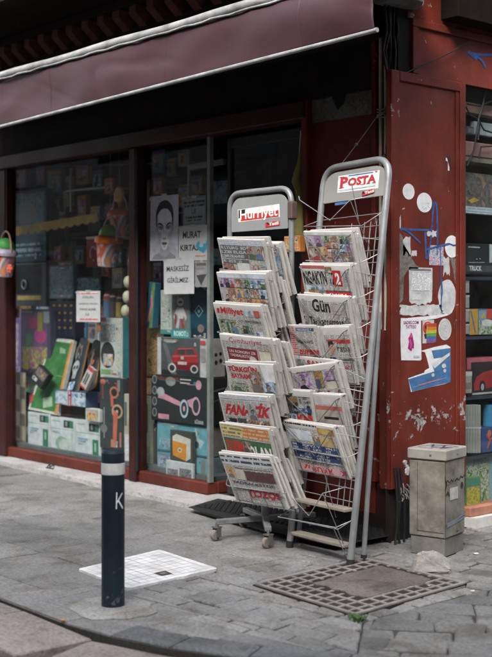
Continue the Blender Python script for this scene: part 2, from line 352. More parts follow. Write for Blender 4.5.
def stone_mat(name,c,var=.34,rough=.80,tint=True,stain=.62):
    m,nt,b=nodes(name); L=nt.links
    tc=N(nt,'ShaderNodeTexCoord'); 
    n1=N(nt,'ShaderNodeTexNoise'); n1.inputs['Scale'].default_value=1.7; n1.inputs['Detail'].default_value=7; n1.inputs['Roughness'].default_value=.62
    n2=N(nt,'ShaderNodeTexNoise'); n2.inputs['Scale'].default_value=70; n2.inputs['Detail'].default_value=8; n2.inputs['Roughness'].default_value=.75
    for n in(n1,n2): L.new(tc.outputs['Object'],n.inputs['Vector'])
    r1=ramp(nt,[(.32,mul(c,1-var)),(.55,c),(.75,mul(c,1+var*.5))]); L.new(n1.outputs['Fac'],r1.inputs[0])
    r2=ramp(nt,[(.34,(.38,.37,.36)),(.46,(.80,.79,.78)),(.56,(1,1,1)),(.68,(1.22,1.22,1.22))]); L.new(n2.outputs['Fac'],r2.inputs[0])
    mx=N(nt,'ShaderNodeMix',data_type='RGBA',blend_type='MULTIPLY'); mx.inputs[0].default_value=.9; L.new(r1.outputs[0],mx.inputs[6]); L.new(r2.outputs[0],mx.inputs[7])
    # dark worn stains with a shape of their own
    n3=N(nt,'ShaderNodeTexNoise'); n3.inputs['Scale'].default_value=4.5; n3.inputs['Detail'].default_value=8; n3.inputs['Roughness'].default_value=.7; n3.inputs['Distortion'].default_value=.6; L.new(tc.outputs['Object'],n3.inputs['Vector'])
    r3=ramp(nt,[(.38,(stain*.92,stain*.86,stain*.78)),(.46,(.86,.84,.81)),(.54,(1,1,1))]); L.new(n3.outputs['Fac'],r3.inputs[0])
    m3=N(nt,'ShaderNodeMix',data_type='RGBA',blend_type='MULTIPLY'); m3.inputs[0].default_value=.85; L.new(mx.outputs[2],m3.inputs[6]); L.new(r3.outputs[0],m3.inputs[7])
    out=m3.outputs[2]
    # trodden gum and oil spots
    vo=N(nt,'ShaderNodeTexVoronoi'); vo.inputs['Scale'].default_value=5.5; L.new(tc.outputs['Object'],vo.inputs['Vector']); vr=ramp(nt,[(.05,(.55,.55,.55)),(.075,(1,1,1))]); L.new(vo.outputs['Distance'],vr.inputs[0])
    mg=N(nt,'ShaderNodeMix',data_type='RGBA',blend_type='MULTIPLY'); mg.inputs[0].default_value=.55; L.new(out,mg.inputs[6]); L.new(vr.outputs[0],mg.inputs[7]); out=mg.outputs[2]
    b.inputs['Specular IOR Level'].default_value=.3
    if tint:
        at=N(nt,'ShaderNodeUVMap'); sp=N(nt,'ShaderNodeSeparateXYZ'); L.new(at.outputs[0],sp.inputs[0])
        rt=ramp(nt,[(0,(.70,.71,.72)),(.5,(1,1,1)),(1,(1.20,1.19,1.17))]); L.new(sp.outputs[0],rt.inputs[0])
        m4=N(nt,'ShaderNodeMix',data_type='RGBA',blend_type='MULTIPLY'); m4.inputs[0].default_value=1; L.new(out,m4.inputs[6]); L.new(rt.outputs[0],m4.inputs[7]); out=m4.outputs[2]
    L.new(out,b.inputs['Base Color'])
    rr=N(nt,'ShaderNodeMapRange'); rr.inputs['To Min'].default_value=rough-.22; rr.inputs['To Max'].default_value=rough+.15; L.new(n1.outputs['Fac'],rr.inputs[0]); L.new(rr.outputs[0],b.inputs['Roughness'])
    bp=N(nt,'ShaderNodeBump'); bp.inputs['Strength'].default_value=.8; bp.inputs['Distance'].default_value=.004
    ad=N(nt,'ShaderNodeMath',operation='ADD'); L.new(n2.outputs['Fac'],ad.inputs[0]); L.new(n3.outputs['Fac'],ad.inputs[1])
    L.new(ad.outputs[0],bp.inputs['Height']); L.new(bp.outputs[0],b.inputs['Normal'])
    return m
GRAN=stone_mat('granite_slab',(.245,.242,.238)); SETT=stone_mat('granite_sett',(.235,.232,.228)); PINK=stone_mat('pink_kerb_slab',(.315,.275,.262),.25)
KERB=stone_mat('kerb_granite',(.17,.177,.184)); MORT=stone_mat('dirty_mortar',(.05,.047,.043),.3,.9,False); ASPH=stone_mat('asphalt',(.05,.051,.053),.3,.85,False)
ASPH2=stone_mat('dark_patched_paving',(.13,.13,.13),.3,.85,False)
SETT2=stone_mat('dimmed_granite_sett',(.158,.157,.155))  # same setts, darkened to carry the light's falloff to the right
CONC=stone_mat('concrete',(.33,.322,.31),.3,.85,False,.65)
g=MB(); g.add([(-60,-60,-.09),(60,-60,-.09),(60,60,-.09),(-60,60,-.09)],[(0,1,2,3)],ASPH); struct(g,'ground')
def clip(poly,a,b,c):
    """keep a*x+b*y>=c"""
    o=[]
    for i in range(len(poly)):
        p,q=poly[i],poly[(i+1)%len(poly)]; dp=a*p[0]+b*p[1]-c; dq=a*q[0]+b*q[1]-c
        if dp>=0: o.append(p)
        if dp*dq<0: t=dp/(dp-dq); o.append((p[0]+(q[0]-p[0])*t,p[1]+(q[1]-p[1])*t))
    return o
# kerb line (outer edge of the pavement), a rounded corner
KC=[(-14,2.40),(-3.75,2.40),(-3.50,2.435),(-3.27,2.50),(-3.0,2.62),(-2.6,2.86),(-2.2,3.25),(-1.95,3.8),(-1.85,4.5),(-1.8,12)]
def kerb_planes(inset):
    pl=[]
    for p,q in zip(KC,KC[1:]):
        dx,dy=q[0]-p[0],q[1]-p[1]; l=math.hypot(dx,dy); nx,ny=-dy/l,dx/l; pl.append((nx,ny,nx*p[0]+ny*p[1]+inset))
    return pl
def slab(mb,poly,m,top=0.0,th=.04,tilt=.0010,inset=.0022,bev=.004):
    if len(poly)<3: return
    ar=.5*sum(poly[i][0]*poly[(i+1)%len(poly)][1]-poly[(i+1)%len(poly)][0]*poly[i][1] for i in range(len(poly)))
    if abs(ar)<.0002: return
    if ar<0: poly=poly[::-1]
    cx=sum(p[0] for p in poly)/len(poly); cy=sum(p[1] for p in poly)/len(poly)
    tx,ty=R.gauss(0,tilt)*3,R.gauss(0,tilt)*3; dz=R.gauss(0,tilt)
    def ins(d):
        o=[]
        for x,y in poly:
            l=math.hypot(x-cx,y-cy) or 1; k=max(.2,(l-d*1.3)/l); o.append((cx+(x-cx)*k,cy+(y-cy)*k))
        return o
    z=lambda x,y: top+dz+tx*(x-cx)+ty*(y-cy)
    A=ins(inset+bev); B=ins(inset); n=len(poly)
    vs=[(x,y,z(x,y)) for x,y in A]+[(x,y,z(x,y)-bev*.8) for x,y in B]+[(x,y,top-th) for x,y in B]
    fs=[tuple(range(n))]+[(i+n,(i+1)%n+n,(i+1)%n,i) for i in range(n)]+[(i+2*n,(i+1)%n+2*n,(i+1)%n+n,i+n) for i in range(n)]
    t=min(1,max(0,R.gauss(.5,.2))); mb.add(vs,fs,m,[(t,0)]*len(vs))
pv=MB()
# bed under the slabs, shows in the joints
bed=[(-14,2.40),(-14,12),(-1.8,12)]+KC[-2:0:-1]
pv.add([(x,y,-.009) for x,y in bed]+[(x,y,-.085) for x,y in bed],[tuple(range(len(bed)))[::-1]]+[(i,(i+1)%len(bed),(i+1)%len(bed)+len(bed),i+len(bed)) for i in range(len(bed))],MORT)
def course(mb,zone,ang,roww,lmin,lmax,m,org,jit=.006,**k):
    """courses of slabs at an angle, clipped to a convex zone and to the kerb"""
    c,s=math.cos(ang),math.sin(ang)
    planes=[]
    for i in range(len(zone)):
        p,q=zone[i],zone[(i+1)%len(zone)]; dx,dy=q[0]-p[0],q[1]-p[1]; planes.append((-dy,dx,-dy*p[0]+dx*p[1]))
    xs=[(p[0]-org[0])*c+(p[1]-org[1])*s for p in zone]; ys=[-(p[0]-org[0])*s+(p[1]-org[1])*c for p in zone]
    y=min(ys)-.01
    while y<max(ys):
        w=roww*R.uniform(.86,1.14); x=min(xs)-R.uniform(0,lmax)
        while x<max(xs):
            l=R.uniform(lmin,lmax); q=[(x,y),(x+l,y),(x+l,y+w),(x,y+w)]
            q=[(a+R.uniform(-jit,jit),b+R.uniform(-jit,jit)) for a,b in q]
            q=[(org[0]+a*c-b*s,org[1]+a*s+b*c) for a,b in q]
            for P in planes+kp:
                q=clip(q,*P)
                if len(q)<3: break
            if len(q)>=3: slab(mb,q,m,**k)
            x+=l
        y+=w
kp=kerb_planes(0.0)
course(pv,[(-12,2.3),(-4.30,2.3),(-4.05,3.35),(-4.05,5.0),(-12,5.0)],0.0,.33,.42,.78,GRAN,(0,2.40))
kp=kerb_planes(.155)
kp=kerb_planes(0.0)
course(pv,[(-4.30,2.3),(-3.53,2.3),(-3.53,2.86),(-4.17,2.86)],.10,.30,.34,.52,GRAN,(-4.2,2.5))
kp=kerb_planes(.155)
course(pv,[(-3.53,2.3),(-2.9,2.3),(-2.72,2.86),(-3.53,2.86)],.12,.30,.34,.52,GRAN,(-4.2,2.5))
course(pv,[(-4.05,3.25),(-3.05,3.25),(-3.05,5.0),(-4.05,5.0)],.10,.105,.12,.22,SETT,(-4,3.01),jit=.008,tilt=.0022,inset=.0038,bev=.006)
course(pv,[(-4.17,2.86),(-2.72,2.86),(-3.05,3.25),(-4.05,3.25)],.10,.105,.12,.22,SETT,(-4,3),jit=.008,tilt=.0022,inset=.0038,bev=.006)
course(pv,[(-2.72,2.86),(-1.7,2.86),(-1.7,9.0),(-3.05,9.0),(-3.05,3.25)],.66,.145,.17,.34,SETT2,(-3,3.3),jit=.011,tilt=.0026,inset=.0036,bev=.007)
course(pv,[(-3.95,5.0),(-3.05,5.0),(-3.05,9.0),(-3.95,9.0)],1.571,.3,.3,.5,GRAN,(-3,3.3),tilt=.003)
struct(pv,'pavement')
# kerb stones round the corner, from where the dropped kerb ends
kb=MB(); acc=[]; outer=[]
def along(pts,step):
    o=[V((*pts[0],0))]
    for p,q in zip(pts,pts[1:]):
        p,q=V((*p,0)),V((*q,0)); l=(q-p).length; k=max(1,int(l/step))
        for i in range(1,k+1): o.append(p.lerp(q,i/k))
    return o
kpts=along([(-3.53,2.428)]+KC[3:],.06)
i=0
while i<len(kpts)-7:
    n=R.choice((4,5,6)); seg=kpts[i:i+n+1]; inn=[]
    for k,p in enumerate(seg):
        t=(kpts[min(i+k+1,len(kpts)-1)]-kpts[max(i+k-1,0)]).normalized(); inn.append(p+V((-t.y,t.x,0))*.15)
    slab(kb,[(p.x,p.y) for p in seg]+[(p.x,p.y) for p in inn[::-1]],KERB,.004,.1,.0012,.004,.010); i+=n
struct(kb,'kerb')
# pink channel slabs below the kerb, dropped a little
ch=MB(); x=-9.2
while x<-3.6:
    l=R.uniform(.34,.52); slab(ch,[(x,2.07),(x+l,2.07),(x+l,2.392),(x,2.392)],PINK,-.012,.06,.0025,.003,.006); x+=l
cpts=along([(-3.6,2.392)]+[(p[0]+.004,p[1]-.006) for p in KC[2:]],.09); i=0
while i<len(cpts)-5:
    n=R.choice((3,4,5)); seg=cpts[i:i+n+1]; out=[]
    for k,p in enumerate(seg):
        t=(cpts[min(i+k+1,len(cpts)-1)]-cpts[max(i+k-1,0)]).normalized(); out.append(p+V((t.y,-t.x,0))*.32)
    slab(ch,[(p.x,p.y) for p in out]+[(p.x,p.y) for p in seg[::-1]],PINK,-.028,.06,.002,.003,.006); i+=n
struct(ch,'gutter')
rd=MB(); rd.add([(-40,-20,-.075),(20,-20,-.075),(20,2.2,-.07),(-40,2.2,-.07)],[(0,1,2,3)],ASPH); struct(rd,'road')

# ---------------------------------------------------------------- things in the pavement
BASE_Y=4.527; BX=-3.935
IRON=plain('rusty_cast_iron',(.028,.018,.015),.75,.5,9,.5,spec=.3); RIB=plain('worn_iron_rib',(.225,.208,.192),.6,.35,12,.3)
def cover_F(tl,tr,bl): return flatF(tl,tr,bl)
# big iron cover
A=onZ(253,586); B_=onZ(355,617.6); C_=onZ(467,585); D_=A+(C_-B_)
t=thing('manhole_cover','large square rusty iron access cover with ribbed grid and patched centre before the tall rack',"manhole cover",(A+B_+C_+D_)/4)
F=flatF(A+UP*.006,B_+UP*.006,D_+UP*.006); w,h=F.w,F.h
mb=MB(); mb.prism([F(a,b) for a,b in((0,0),(1,0),(1,1),(0,1))],(0,0,-.03),IRON); mb.build('base_plate',t)
mb=MB()
def rib(p,q,wd,ht,m=RIB):
    p,q=V(p),V(q); d=(q-p); nn=V((-d.y,d.x,0)).normalized()*wd/2
    mb.prism([p+nn,q+nn,q-nn,p-nn],(0,0,ht),m)
e=.018
for p,q in (((0,0),(1,0)),((1,0),(1,1)),((1,1),(0,1)),((0,1),(0,0))):
    rib(F(e+p[0]*(1-2*e),e+p[1]*(1-2*e)),F(e+q[0]*(1-2*e),e+q[1]*(1-2*e)),.018,.006)
nn=10
def seg_out(p,q):
    """portion of a grid rib outside the patched middle"""
    mid=lambda u,v: .25<u<.80 and .27<v<.93
    o=[];cur=None
    for i in range(41):
        k=i/40; u=p[0]+(q[0]-p[0])*k; v=p[1]+(q[1]-p[1])*k
        if not mid(u,v):
            if cur is None: cur=(u,v)
            last=(u,v)
        elif cur: o.append((cur,last)); cur=None
    if cur: o.append((cur,last))
    return o
for i in range(1,nn):
    k=i/nn
    for n_,L_ in enumerate((seg_out((k,.03),(k,.97)),seg_out((.03,k),(.97,k)))):
        for p,q in L_:
            if (V(p)-V(q)).length>.02: rib(F(*p),F(*q),.0125+R.uniform(-.002,.002),.0035+.0012*n_)
mb.build('grid_ribs',t)
mb=MB(); q=[]
for i in range(60):
    a=2*math.pi*i/60; cx,cy=math.cos(a),math.sin(a); k=1/max(abs(cx),abs(cy)); k*=1+.10*noise.noise(V((cx*3,cy*3,8)))+R.uniform(-.05,.03)
    q.append(F(.525+.262*cx*k,.60+.315*cy*k,.0055))
mb.prism(q,(0,0,-.005),stone_mat('mortar_patch',(.15,.13,.117),.5,.9,False,.5)); mb.build('centre_patch',t)
# white hatch
A=onZ(78,571); B_=onZ(128.5,590.6); C_=onZ(218,570.5); D_=onZ(159.4,551.5)
WH=plain('chalky_white_metal',(.66,.655,.65),.6,.42,7,.3)
t=thing('access_hatch','flat white painted square hatch cover with a fine grid, in the paving behind the bollard','hatch cover',(A+B_+C_+D_)/4)
def Fh(u,v,o=0):
    p=A.lerp(B_,u); q=D_.lerp(C_,u); r=p.lerp(q,v); return V((r.x,r.y,.010+o))
mb=MB(); edge=[(0,0),(1,0)]
mb.prism([Fh(*x) for x in [(0,.02),(.02,0),(.98,0),(1,.02),(1,.45),(.985,.52),(1.01,.60),(.99,.7),(1,.98),(.98,1),(.02,1),(0,.98)]],(0,0,-.03),WH); mb.build('cover_plate',t)
mb=MB(); GV=plain('hatch_groove',(.40,.40,.40),.8,.2,20)
for i in range(0,10):
    k=.07+.86*i/9; mb.print(Fh,.6,.6,[('L',[(k,.07),(k,.93)],.0036,GV),('L',[(.07,k),(.93,k)],.0036,GV)],base=.0005+.0006*(i%2))
mb.build('grid',t)
mb=MB(); mb.print(Fh,.6,.6,[('G',[(.72,.44),(.86,.44),(.87,.56),(.73,.57)],plain('dark_rust',(.06,.045,.04),.8)),('G',[(.77,.47),(.83,.47),(.83,.53),(.77,.53)],(.16,.15,.14))],base=.002,step=.0008); mb.build('lifting_socket',t)
# bollard
bp=onZ(113,606); bp.z=0
NAVY=red_paint('navy_bollard_paint',(.011,.020,.029),[(.0,g3(.10)),(.06,g3(.03)),(.12,g3(0)),(.19,g3(.02))],.685,.45,(.10,.105,.11))
t=thing('bollard','dark navy steel bollard with one white band, standing on the kerb corner','bollard',bp)
mb=MB(); r=.0455; H=.617
mb.lathe(bp,[(r,-.02),(r,H-.012),(r-.004,H-.003),(r-.012,H),(0,H)],NAVY,32); mb.build('post',t)
mb=MB(); mb.lathe(bp,[(r+.0006,H-.095),(r+.0012,H-.093),(r+.0012,H-.052),(r+.0006,H-.050)],plain('white_reflective_band',(.52,.52,.515),.5,.2,30),32); mb.build('band',t)
mb=MB(); ang0=math.atan2((CAM-bp).y,(CAM-bp).x)
def Fb(u,v,o=0):
    a=ang0+(.55+(u-.5)*.85); return bp+V((math.cos(a)*(r+.001+o),math.sin(a)*(r+.001+o),H-.165-.062*v))
Wp=(.68,.68,.68)
mb.print(Fb,.05,.05,[('L',[(.22,.0),(.18,.95)],.0062,Wp),('L',[(.85,.05),(.25,.58)],.0058,Wp),('L',[(.38,.45),(.92,.98)],.0062,Wp)]); mb.build('scrawled_letter',t)
mb=MB(); q=[]
for i in range(34):
    a=2*math.pi*i/34; k=1+.22*noise.noise(V((math.cos(a)*1.6,math.sin(a)*1.6,3)))+R.uniform(-.05,.05); q.append(bp+V((math.cos(a)*.185*k+.03,math.sin(a)*.15*k-.02,.0045)))
mb.prism(q,(0,0,-.03),CONC)
tag(mb.build('concrete_pad'),'rough pale concrete patch poured round the bollard foot','concrete patch')
# lump of stone
c=onZ(430,571); mb=MB(); c.z=0
import bmesh
bm=bmesh.new(); bmesh.ops.create_icosphere(bm,subdivisions=3,radius=1)
from mathutils import noise
pts=[V((-.085,-.05,0)),V((.08,-.055,0)),V((.09,.05,0)),V((-.07,.06,0)),V((-.05,-.035,.10)),V((.02,-.03,.105)),V((.075,.03,.06)),V((-.03,.045,.09))]
bm.free(); bm=bmesh.new()
for p in pts: bm.verts.new(p)
bmesh.ops.convex_hull(bm,input=bm.verts); bmesh.ops.bevel(bm,geom=bm.edges[:],offset=.008,segments=2,affect='EDGES'); bmesh.ops.triangulate(bm,faces=bm.faces[:]); bmesh.ops.subdivide_edges(bm,edges=bm.edges[:],cuts=2,use_grid_fill=True)
rotm=Matrix.Rotation(math.radians(48),3,'Z')@Matrix.Diagonal((1.15,1.1,.92))
for v in bm.verts: v.co+=noise.noise_vector(v.co*22)*.008+noise.noise_vector(v.co*70)*.003
bm.verts.ensure_lookup_table(); bm.verts.index_update()
mb.add([c+rotm@v.co for v in bm.verts],[tuple(v.index for v in f.verts) for f in bm.faces],plain('pale_rubble_stone',(.30,.285,.262),.85,.35,25,.8,bscale=120))
bm.free(); tag(mb.build('stone_lump'),'broken pale stone lump lying at the foot of the grey utility box','stone')
# litter and weeds
lf=plain('weed_leaf',(.05,.10,.025),.6,.3,40)
mb=MB(); wc=onZ(357,621,.0)
for i in range(46):
    a=R.uniform(0,6.28); rr=R.uniform(0,.045); p=wc+V((math.cos(a)*rr,math.sin(a)*rr*.7,0)); l=R.uniform(.012,.03); d=V((math.cos(a)*.6,math.sin(a)*.6,1)).normalized(); s=V((-math.sin(a),math.cos(a),0))*.005
    mb.add([p-s*.4,p+s*.4,p+d*l*.6+s,p+d*l,p+d*l*.6-s],[(0,1,2,3,4)],lf)
tag(mb.build('weed'),'small green weed growing at the front corner of the iron cover','weed')
for nm,px,py,cl,lb,k in (('dry_leaf',62.5,620.5,(.45,.26,.1),'tiny orange leaf on the paving left of the bollard',.013),('paper_scrap',476,554,(.6,.6,.58),'white paper scrap on the paving right of the utility box',.016),('paper_scrap',430,586,(.55,.53,.5),'white crumb of litter at the right corner of the iron cover',.01),('paper_scrap',473,591,(.55,.55,.55),'small pale litter crumb on the slabs right of the iron cover',.009)):
    p=onZ(px,py,.004); mb=MB(); q=[p+V((math.cos(a)*k*R.uniform(.6,1.2),math.sin(a)*k*R.uniform(.6,1.2),.002+R.uniform(0,.004))) for a in (0,.9,1.9,2.8,3.9,5.1)]
    mb.prism(q,(0,0,-.003),ink(cl,.8)); tag(mb.build(nm),lb,'leaf' if nm=='dry_leaf' else 'litter')
p=onZ(51,468.5,.028); mb=MB(); mb.tube([p+V((-.05,.0,.004)),p+V((-.03,.01,.03)),p+V((.0,-.01,.012)),p+V((.03,.01,.03)),p+V((.045,-.01,.004)),p+V((.0,-.02,.006)),p+V((-.045,-.012,.004))],.005,plain('black_plastic',(.015,.015,.016),.5,.2,20)); tag(mb.build('cable_loop'),'small black loop of cable lying on the white marble step','cable')
# ================================================================ THE SHOP
def XA(px,Y=BASE_Y): return onY(px,300,Y).x
def YB(px,X=BX): return onX(px,300,X).y
REDC=(.125,.021,.0125)
RED=red_paint('red_paint',REDC,[(.15,g3(0)),(.18,g3(.12)),(.215,g3(.17)),(.25,g3(.03)),(.30,g3(.01)),(.40,g3(.05)),(.5,g3(.02)),(.7,g3(.0)),(.8,g3(.02))],.695)
REDE=red_paint('red_paint_chipped_edge',REDC,[(.08,g3(.10)),(.3,g3(.06)),(.6,g3(.05)),(.79,g3(.09))],.70)
REDD=red_paint('dark_shaded_red_paint',(.035,.010,.008),[],.72)  # posts and lintel coloured dark for awning shade; corner foot is dark red
REDS=red_paint('red_sill_paint',(.10,.022,.014),[(.03,g3(.04))],.70)
WOOD=plain('dark_brown_timber',(.020,.014,.012),.88,.5,6,.4,spec=.12)
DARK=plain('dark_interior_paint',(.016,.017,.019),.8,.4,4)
DENT=plain('brown_corbel_timber',(.12,.055,.038),.7,.5,7,.3)
MARB=stone_mat('white_marble_step',(.52,.515,.52),.16,.5,False,.72)
GREYC=stone_mat('bare_cement',(.20,.185,.165),.35,.9,False,.55)
CREAM=red_paint('cream_pipe_paint',(.58,.52,.44),[],.66,.6,(.13,.04,.03))
def glass_mat():
    m=bpy.data.materials.new('shop_glass'); m.use_nodes=True; nt=m.node_tree; L=nt.links; nt.nodes.remove(nt.nodes['Principled BSDF'])
    out=nt.nodes['Material Output']; tr=N(nt,'ShaderNodeBsdfTransparent'); gl=N(nt,'ShaderNodeBsdfGlossy'); gl.inputs['Roughness'].default_value=.03
    tr.inputs['Color'].default_value=(.95,.97,.965,1)
    lw=N(nt,'ShaderNodeLayerWeight'); lw.inputs['Blend'].default_value=.5; pw=N(nt,'ShaderNodeMath',operation='POWER'); L.new(lw.outputs['Facing'],pw.inputs[0]); pw.inputs[1].default_value=5
    fr=N(nt,'ShaderNodeMath',operation='MULTIPLY_ADD'); L.new(pw.outputs[0],fr.inputs[0]); fr.inputs[1].default_value=.95; fr.inputs[2].default_value=.018; mx=N(nt,'ShaderNodeMixShader')
    df=N(nt,'ShaderNodeBsdfDiffuse'); df.inputs['Color'].default_value=(.35,.35,.34,1)
    tc=N(nt,'ShaderNodeTexCoord'); ns=N(nt,'ShaderNodeTexNoise'); ns.inputs['Scale'].default_value=3; ns.inputs['Detail'].default_value=8; ns.inputs['Roughness'].default_value=.7; L.new(tc.outputs['Object'],ns.inputs['Vector'])
    r=ramp(nt,[(.45,(0,0,0)),(.85,(.022,.022,.022))]); L.new(ns.outputs['Fac'],r.inputs[0])
    m2=N(nt,'ShaderNodeMixShader'); L.new(r.outputs[0],m2.inputs[0]); L.new(tr.outputs[0],m2.inputs[1]); L.new(df.outputs[0],m2.inputs[2])
    L.new(fr.outputs[0],mx.inputs[0]); L.new(m2.outputs[0],mx.inputs[1]); L.new(gl.outputs[0],mx.inputs[2]); L.new(mx.outputs[0],out.inputs['Surface']); return m
GLASS=glass_mat()
shop=thing('corner_shop','old dark red corner shop with glazed fronts, painted metal panels and timber corbels','building',(-6,5.2,0))
def part(name,mb,label=None,parent=None):
    o=mb.build(name,parent or shop)
    if label: o['label']=label
    return o
ZT=2.205; ZS=.028
x0=XA(-60); xa=XA(8); xb0=XA(131.5); xb1=XA(138.5); xr=XA(207); xd0=XA(304); xd1=XA(310); xp0=XA(374)
# marble threshold
mb=MB(); q=[onZ(-40,452,ZS),onZ(0,461,ZS),onZ(101,483.8,ZS),onZ(186,503.6,ZS),onZ(265,526.5,ZS)]
q=[V((p.x,p.y,ZS)) for p in q]+[V((xd1,4.62,ZS)),V((x0-1,4.62,ZS))]
mb.prism(q,(0,0,-.05),MARB); part('door_step',mb)
mb=MB(); mb.bb(x0-1,xr,BASE_Y,4.61,ZS+.002,.100,REDS,.006); mb.bb(xr-.045,xr,4.612,5.05,ZS+.002,.100,REDS,.005); part('sill',mb)
for a,b in((xa-.16,xa),(xb0,xb1)):
    mb=MB(); mb.bb(a,b,4.50,4.60,ZS+.001,ZT,REDD if a<xb0 else REDD,.008); part('post',mb)
mb=MB(); mb.tube([(xb1+.008,4.51,z/10) for z in range(1,23)],.012,plain('black_cable',(.012,.012,.013),.5,.3,20),6); part('cable',mb)
mb=MB(); mb.bb(x0-1,xd1-.01,4.485,4.60,ZT+.002,ZT+.10,REDD,.006); part('lintel',mb)
mb=MB(); mb.bb(x0-1,-4.03,4.52,4.62,ZT+.104,3.12,WOOD); mb.bb(x0-1,-4.03,4.40,4.519,2.86,2.96,WOOD,.01); mb.bb(x0-1,-4.03,4.30,4.519,3.06,3.118,WOOD,.01); part('fascia',mb)
for i in range(24):
    x=-8.2+i*.182+R.uniform(-.008,.008)
    if x>-4.2: break
    mb=MB(); z1=3.055
    mb.prism([(x-.035,4.515,z1-.16),(x-.035,4.515,z1),(x-.035,4.315,z1),(x-.035,4.315,z1-.05),(x-.035,4.40,z1-.12)],(.07,0,0),DENT); part('corbel',mb)
def window(nm,xl,xh):
    mb=MB(); mb.bb(xl,xh,4.560,4.566,.101,ZT,GLASS); o=part('window_pane',mb)
window('w',xa,xb0); window('w',xb1,xr)
mb=MB(); mb.bb(xr-.012,xr-.006,4.568,5.05,.101,ZT,GLASS); part('window_pane',mb,'glass return at the side of the doorway')
mb=MB(); mb.bb(xr-.022,xr+.004,4.545,4.575,.102,ZT,plain('grey_green_metal',(.16,.18,.17),.5,.3)); part('glass_corner_bar',mb)
mb=MB(); dk=plain('dark_door_metal',(.03,.03,.032),.5,.3); mb.bb(XA(214),XA(217),4.63,4.66,.035,2.19,dk,.003); mb.bb(xd0-.05,xd0-.01,4.63,4.66,.035,2.19,dk,.003); mb.bb(XA(217)+.001,xd0-.051,4.631,4.659,.035,.16,dk,.003); mb.bb(XA(217)+.001,xd0-.051,4.631,4.659,2.13,2.19,dk,.003); dr=part('door',mb)
mb=MB(); mb.bb(XA(217)+.002,xd0-.052,4.642,4.648,.161,2.129,GLASS); part('pane',mb,None,dr)
mb=MB(); mb.bb(xr-.05,xr+.01,5.052,5.10,ZS,ZT,WOOD,.005); part('post',mb)
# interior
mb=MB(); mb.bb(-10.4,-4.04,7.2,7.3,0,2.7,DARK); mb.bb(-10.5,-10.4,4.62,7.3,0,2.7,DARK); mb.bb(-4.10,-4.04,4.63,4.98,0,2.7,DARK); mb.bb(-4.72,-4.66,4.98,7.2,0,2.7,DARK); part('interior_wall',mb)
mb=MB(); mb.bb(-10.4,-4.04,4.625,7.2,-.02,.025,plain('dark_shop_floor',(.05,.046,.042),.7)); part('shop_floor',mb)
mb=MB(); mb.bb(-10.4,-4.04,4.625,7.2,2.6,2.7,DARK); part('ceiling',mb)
# display platform in the windows
mb=MB(); mb.bb(-8.9,xr-.05,4.62,5.4,.03,.125,plain('grey_display_board',(.10,.115,.12),.6)); part('display_floor',mb)
# red panel between doorway and corner
zt=onY(340,119,BASE_Y).z
mb=MB(); mb.bb(xd1,xp0-.004,4.54,4.60,.10,zt,RED); 
part('side_panel',mb)
mb=MB(); mb.bb(xd1,xp0-.004,4.545,4.60,zt+.002,ZT+.40,GREYC); part('patched_cement_panel',mb,'bare grey cement with a torn dark patch')
mb=MB(); fq=[onY(330,85,4.54),onY(348,84,4.54),onY(343,104,4.54),onY(337,110,4.54),onY(331,96,4.54)]; mb.prism([V((p.x,4.5435,p.z)) for p in fq],(0,.002,0),ink((.02,.018,.017),.9)); part('torn_patch',mb)
mb=MB(); mb.bb(xd0,xd1,4.50,4.62,.03,ZT+.102,RED,.006); part('door_frame',mb)
mb=MB(); mb.bb(xd1,-4.05,4.535,4.60,0,.098,WOOD); part('plinth',mb)
# corner strips and painted pipe
xs=[XA(374.5),XA(378.6)]
mb=MB(); mb.bb(xs[0],xs[1],4.50,4.60,.27,2.62,REDE,.004); part('corner_strip',mb)
mb=MB()
for px,m,r in((381,CREAM,.011),(383.6,REDE,.010),(386.3,CREAM,.011)):
    x=XA(px,4.515); mb.tube([(x,4.515,.95),(x,4.515,1.6),(x,4.515,2.62)],r,m,10)
part('pipe',mb,'cream and red painted pipes')
zb=onY(384,488,4.50).z
mb=MB(); x1,x2=XA(379.5,4.50),XA(388,4.50); mb.prism([(x1,4.50,zb+.02),(x1+.01,4.50,zb-.006),(x2-.01,4.50,zb),(x2,4.50,zb+.03),(x2,4.50,onY(384,331,4.5).z),(x1,4.50,onY(384,329,4.5).z)],(0,.022,0),REDE); part('hanging_strip',mb,'peeling red strip with a ragged lower end')
mb=MB(); mb.bb(XA(374),XA(389.5),4.54,4.60,.0,zb+.02,REDD,.01); part('corner_foot',mb)
BLK=plain('black_cable_jacket',(.010,.010,.011),.55,.3,30)
mb=MB(); mb.bb(-4.03,-3.965,4.48,4.62,0,2.9,plain('gap_shade_black',(.008,.008,.008),.9)); part('gap_shade_block',mb)  # solid near-black block painting the shade of the corner gap
mb=MB()
for k,(px,rr) in enumerate(((389,.009),(390.6,.007),(388,.006))):
    x=XA(px,4.46); mb.tube([(x+R.uniform(-.008,.008),4.46+R.uniform(-.008,.008),.03+.13*i) for i in range(22)],rr,BLK,7)
for k in range(5):
    px=382+5*k; a=onX(px,0,BX-.02); mb.tube([(BX-.03+R.uniform(-.02,.0),YB(391+2.8*k)+R.uniform(-.01,.01),2.36+.1*i) for i in range(5)],.0065,BLK,7)
part('cable_bundle',mb)
# rope tie and string
mb=MB(); RO=plain('grey_rope',(.22,.20,.18),.9,.3,60)
for i in range(5):
    z=onY(383,115,4.5).z+(i-2)*.011; mb.tube([V((XA(377.5,4.49),4.492,z+R.uniform(-.008,.008))),V((XA(382,4.47),4.478,z+R.uniform(-.01,.01))),V((XA(387.5,4.49),4.49,z+R.uniform(-.012,.012)))],.0045,RO,6)
tiep=V((XA(379,4.485),4.485,onY(379,114,4.485).z)); 
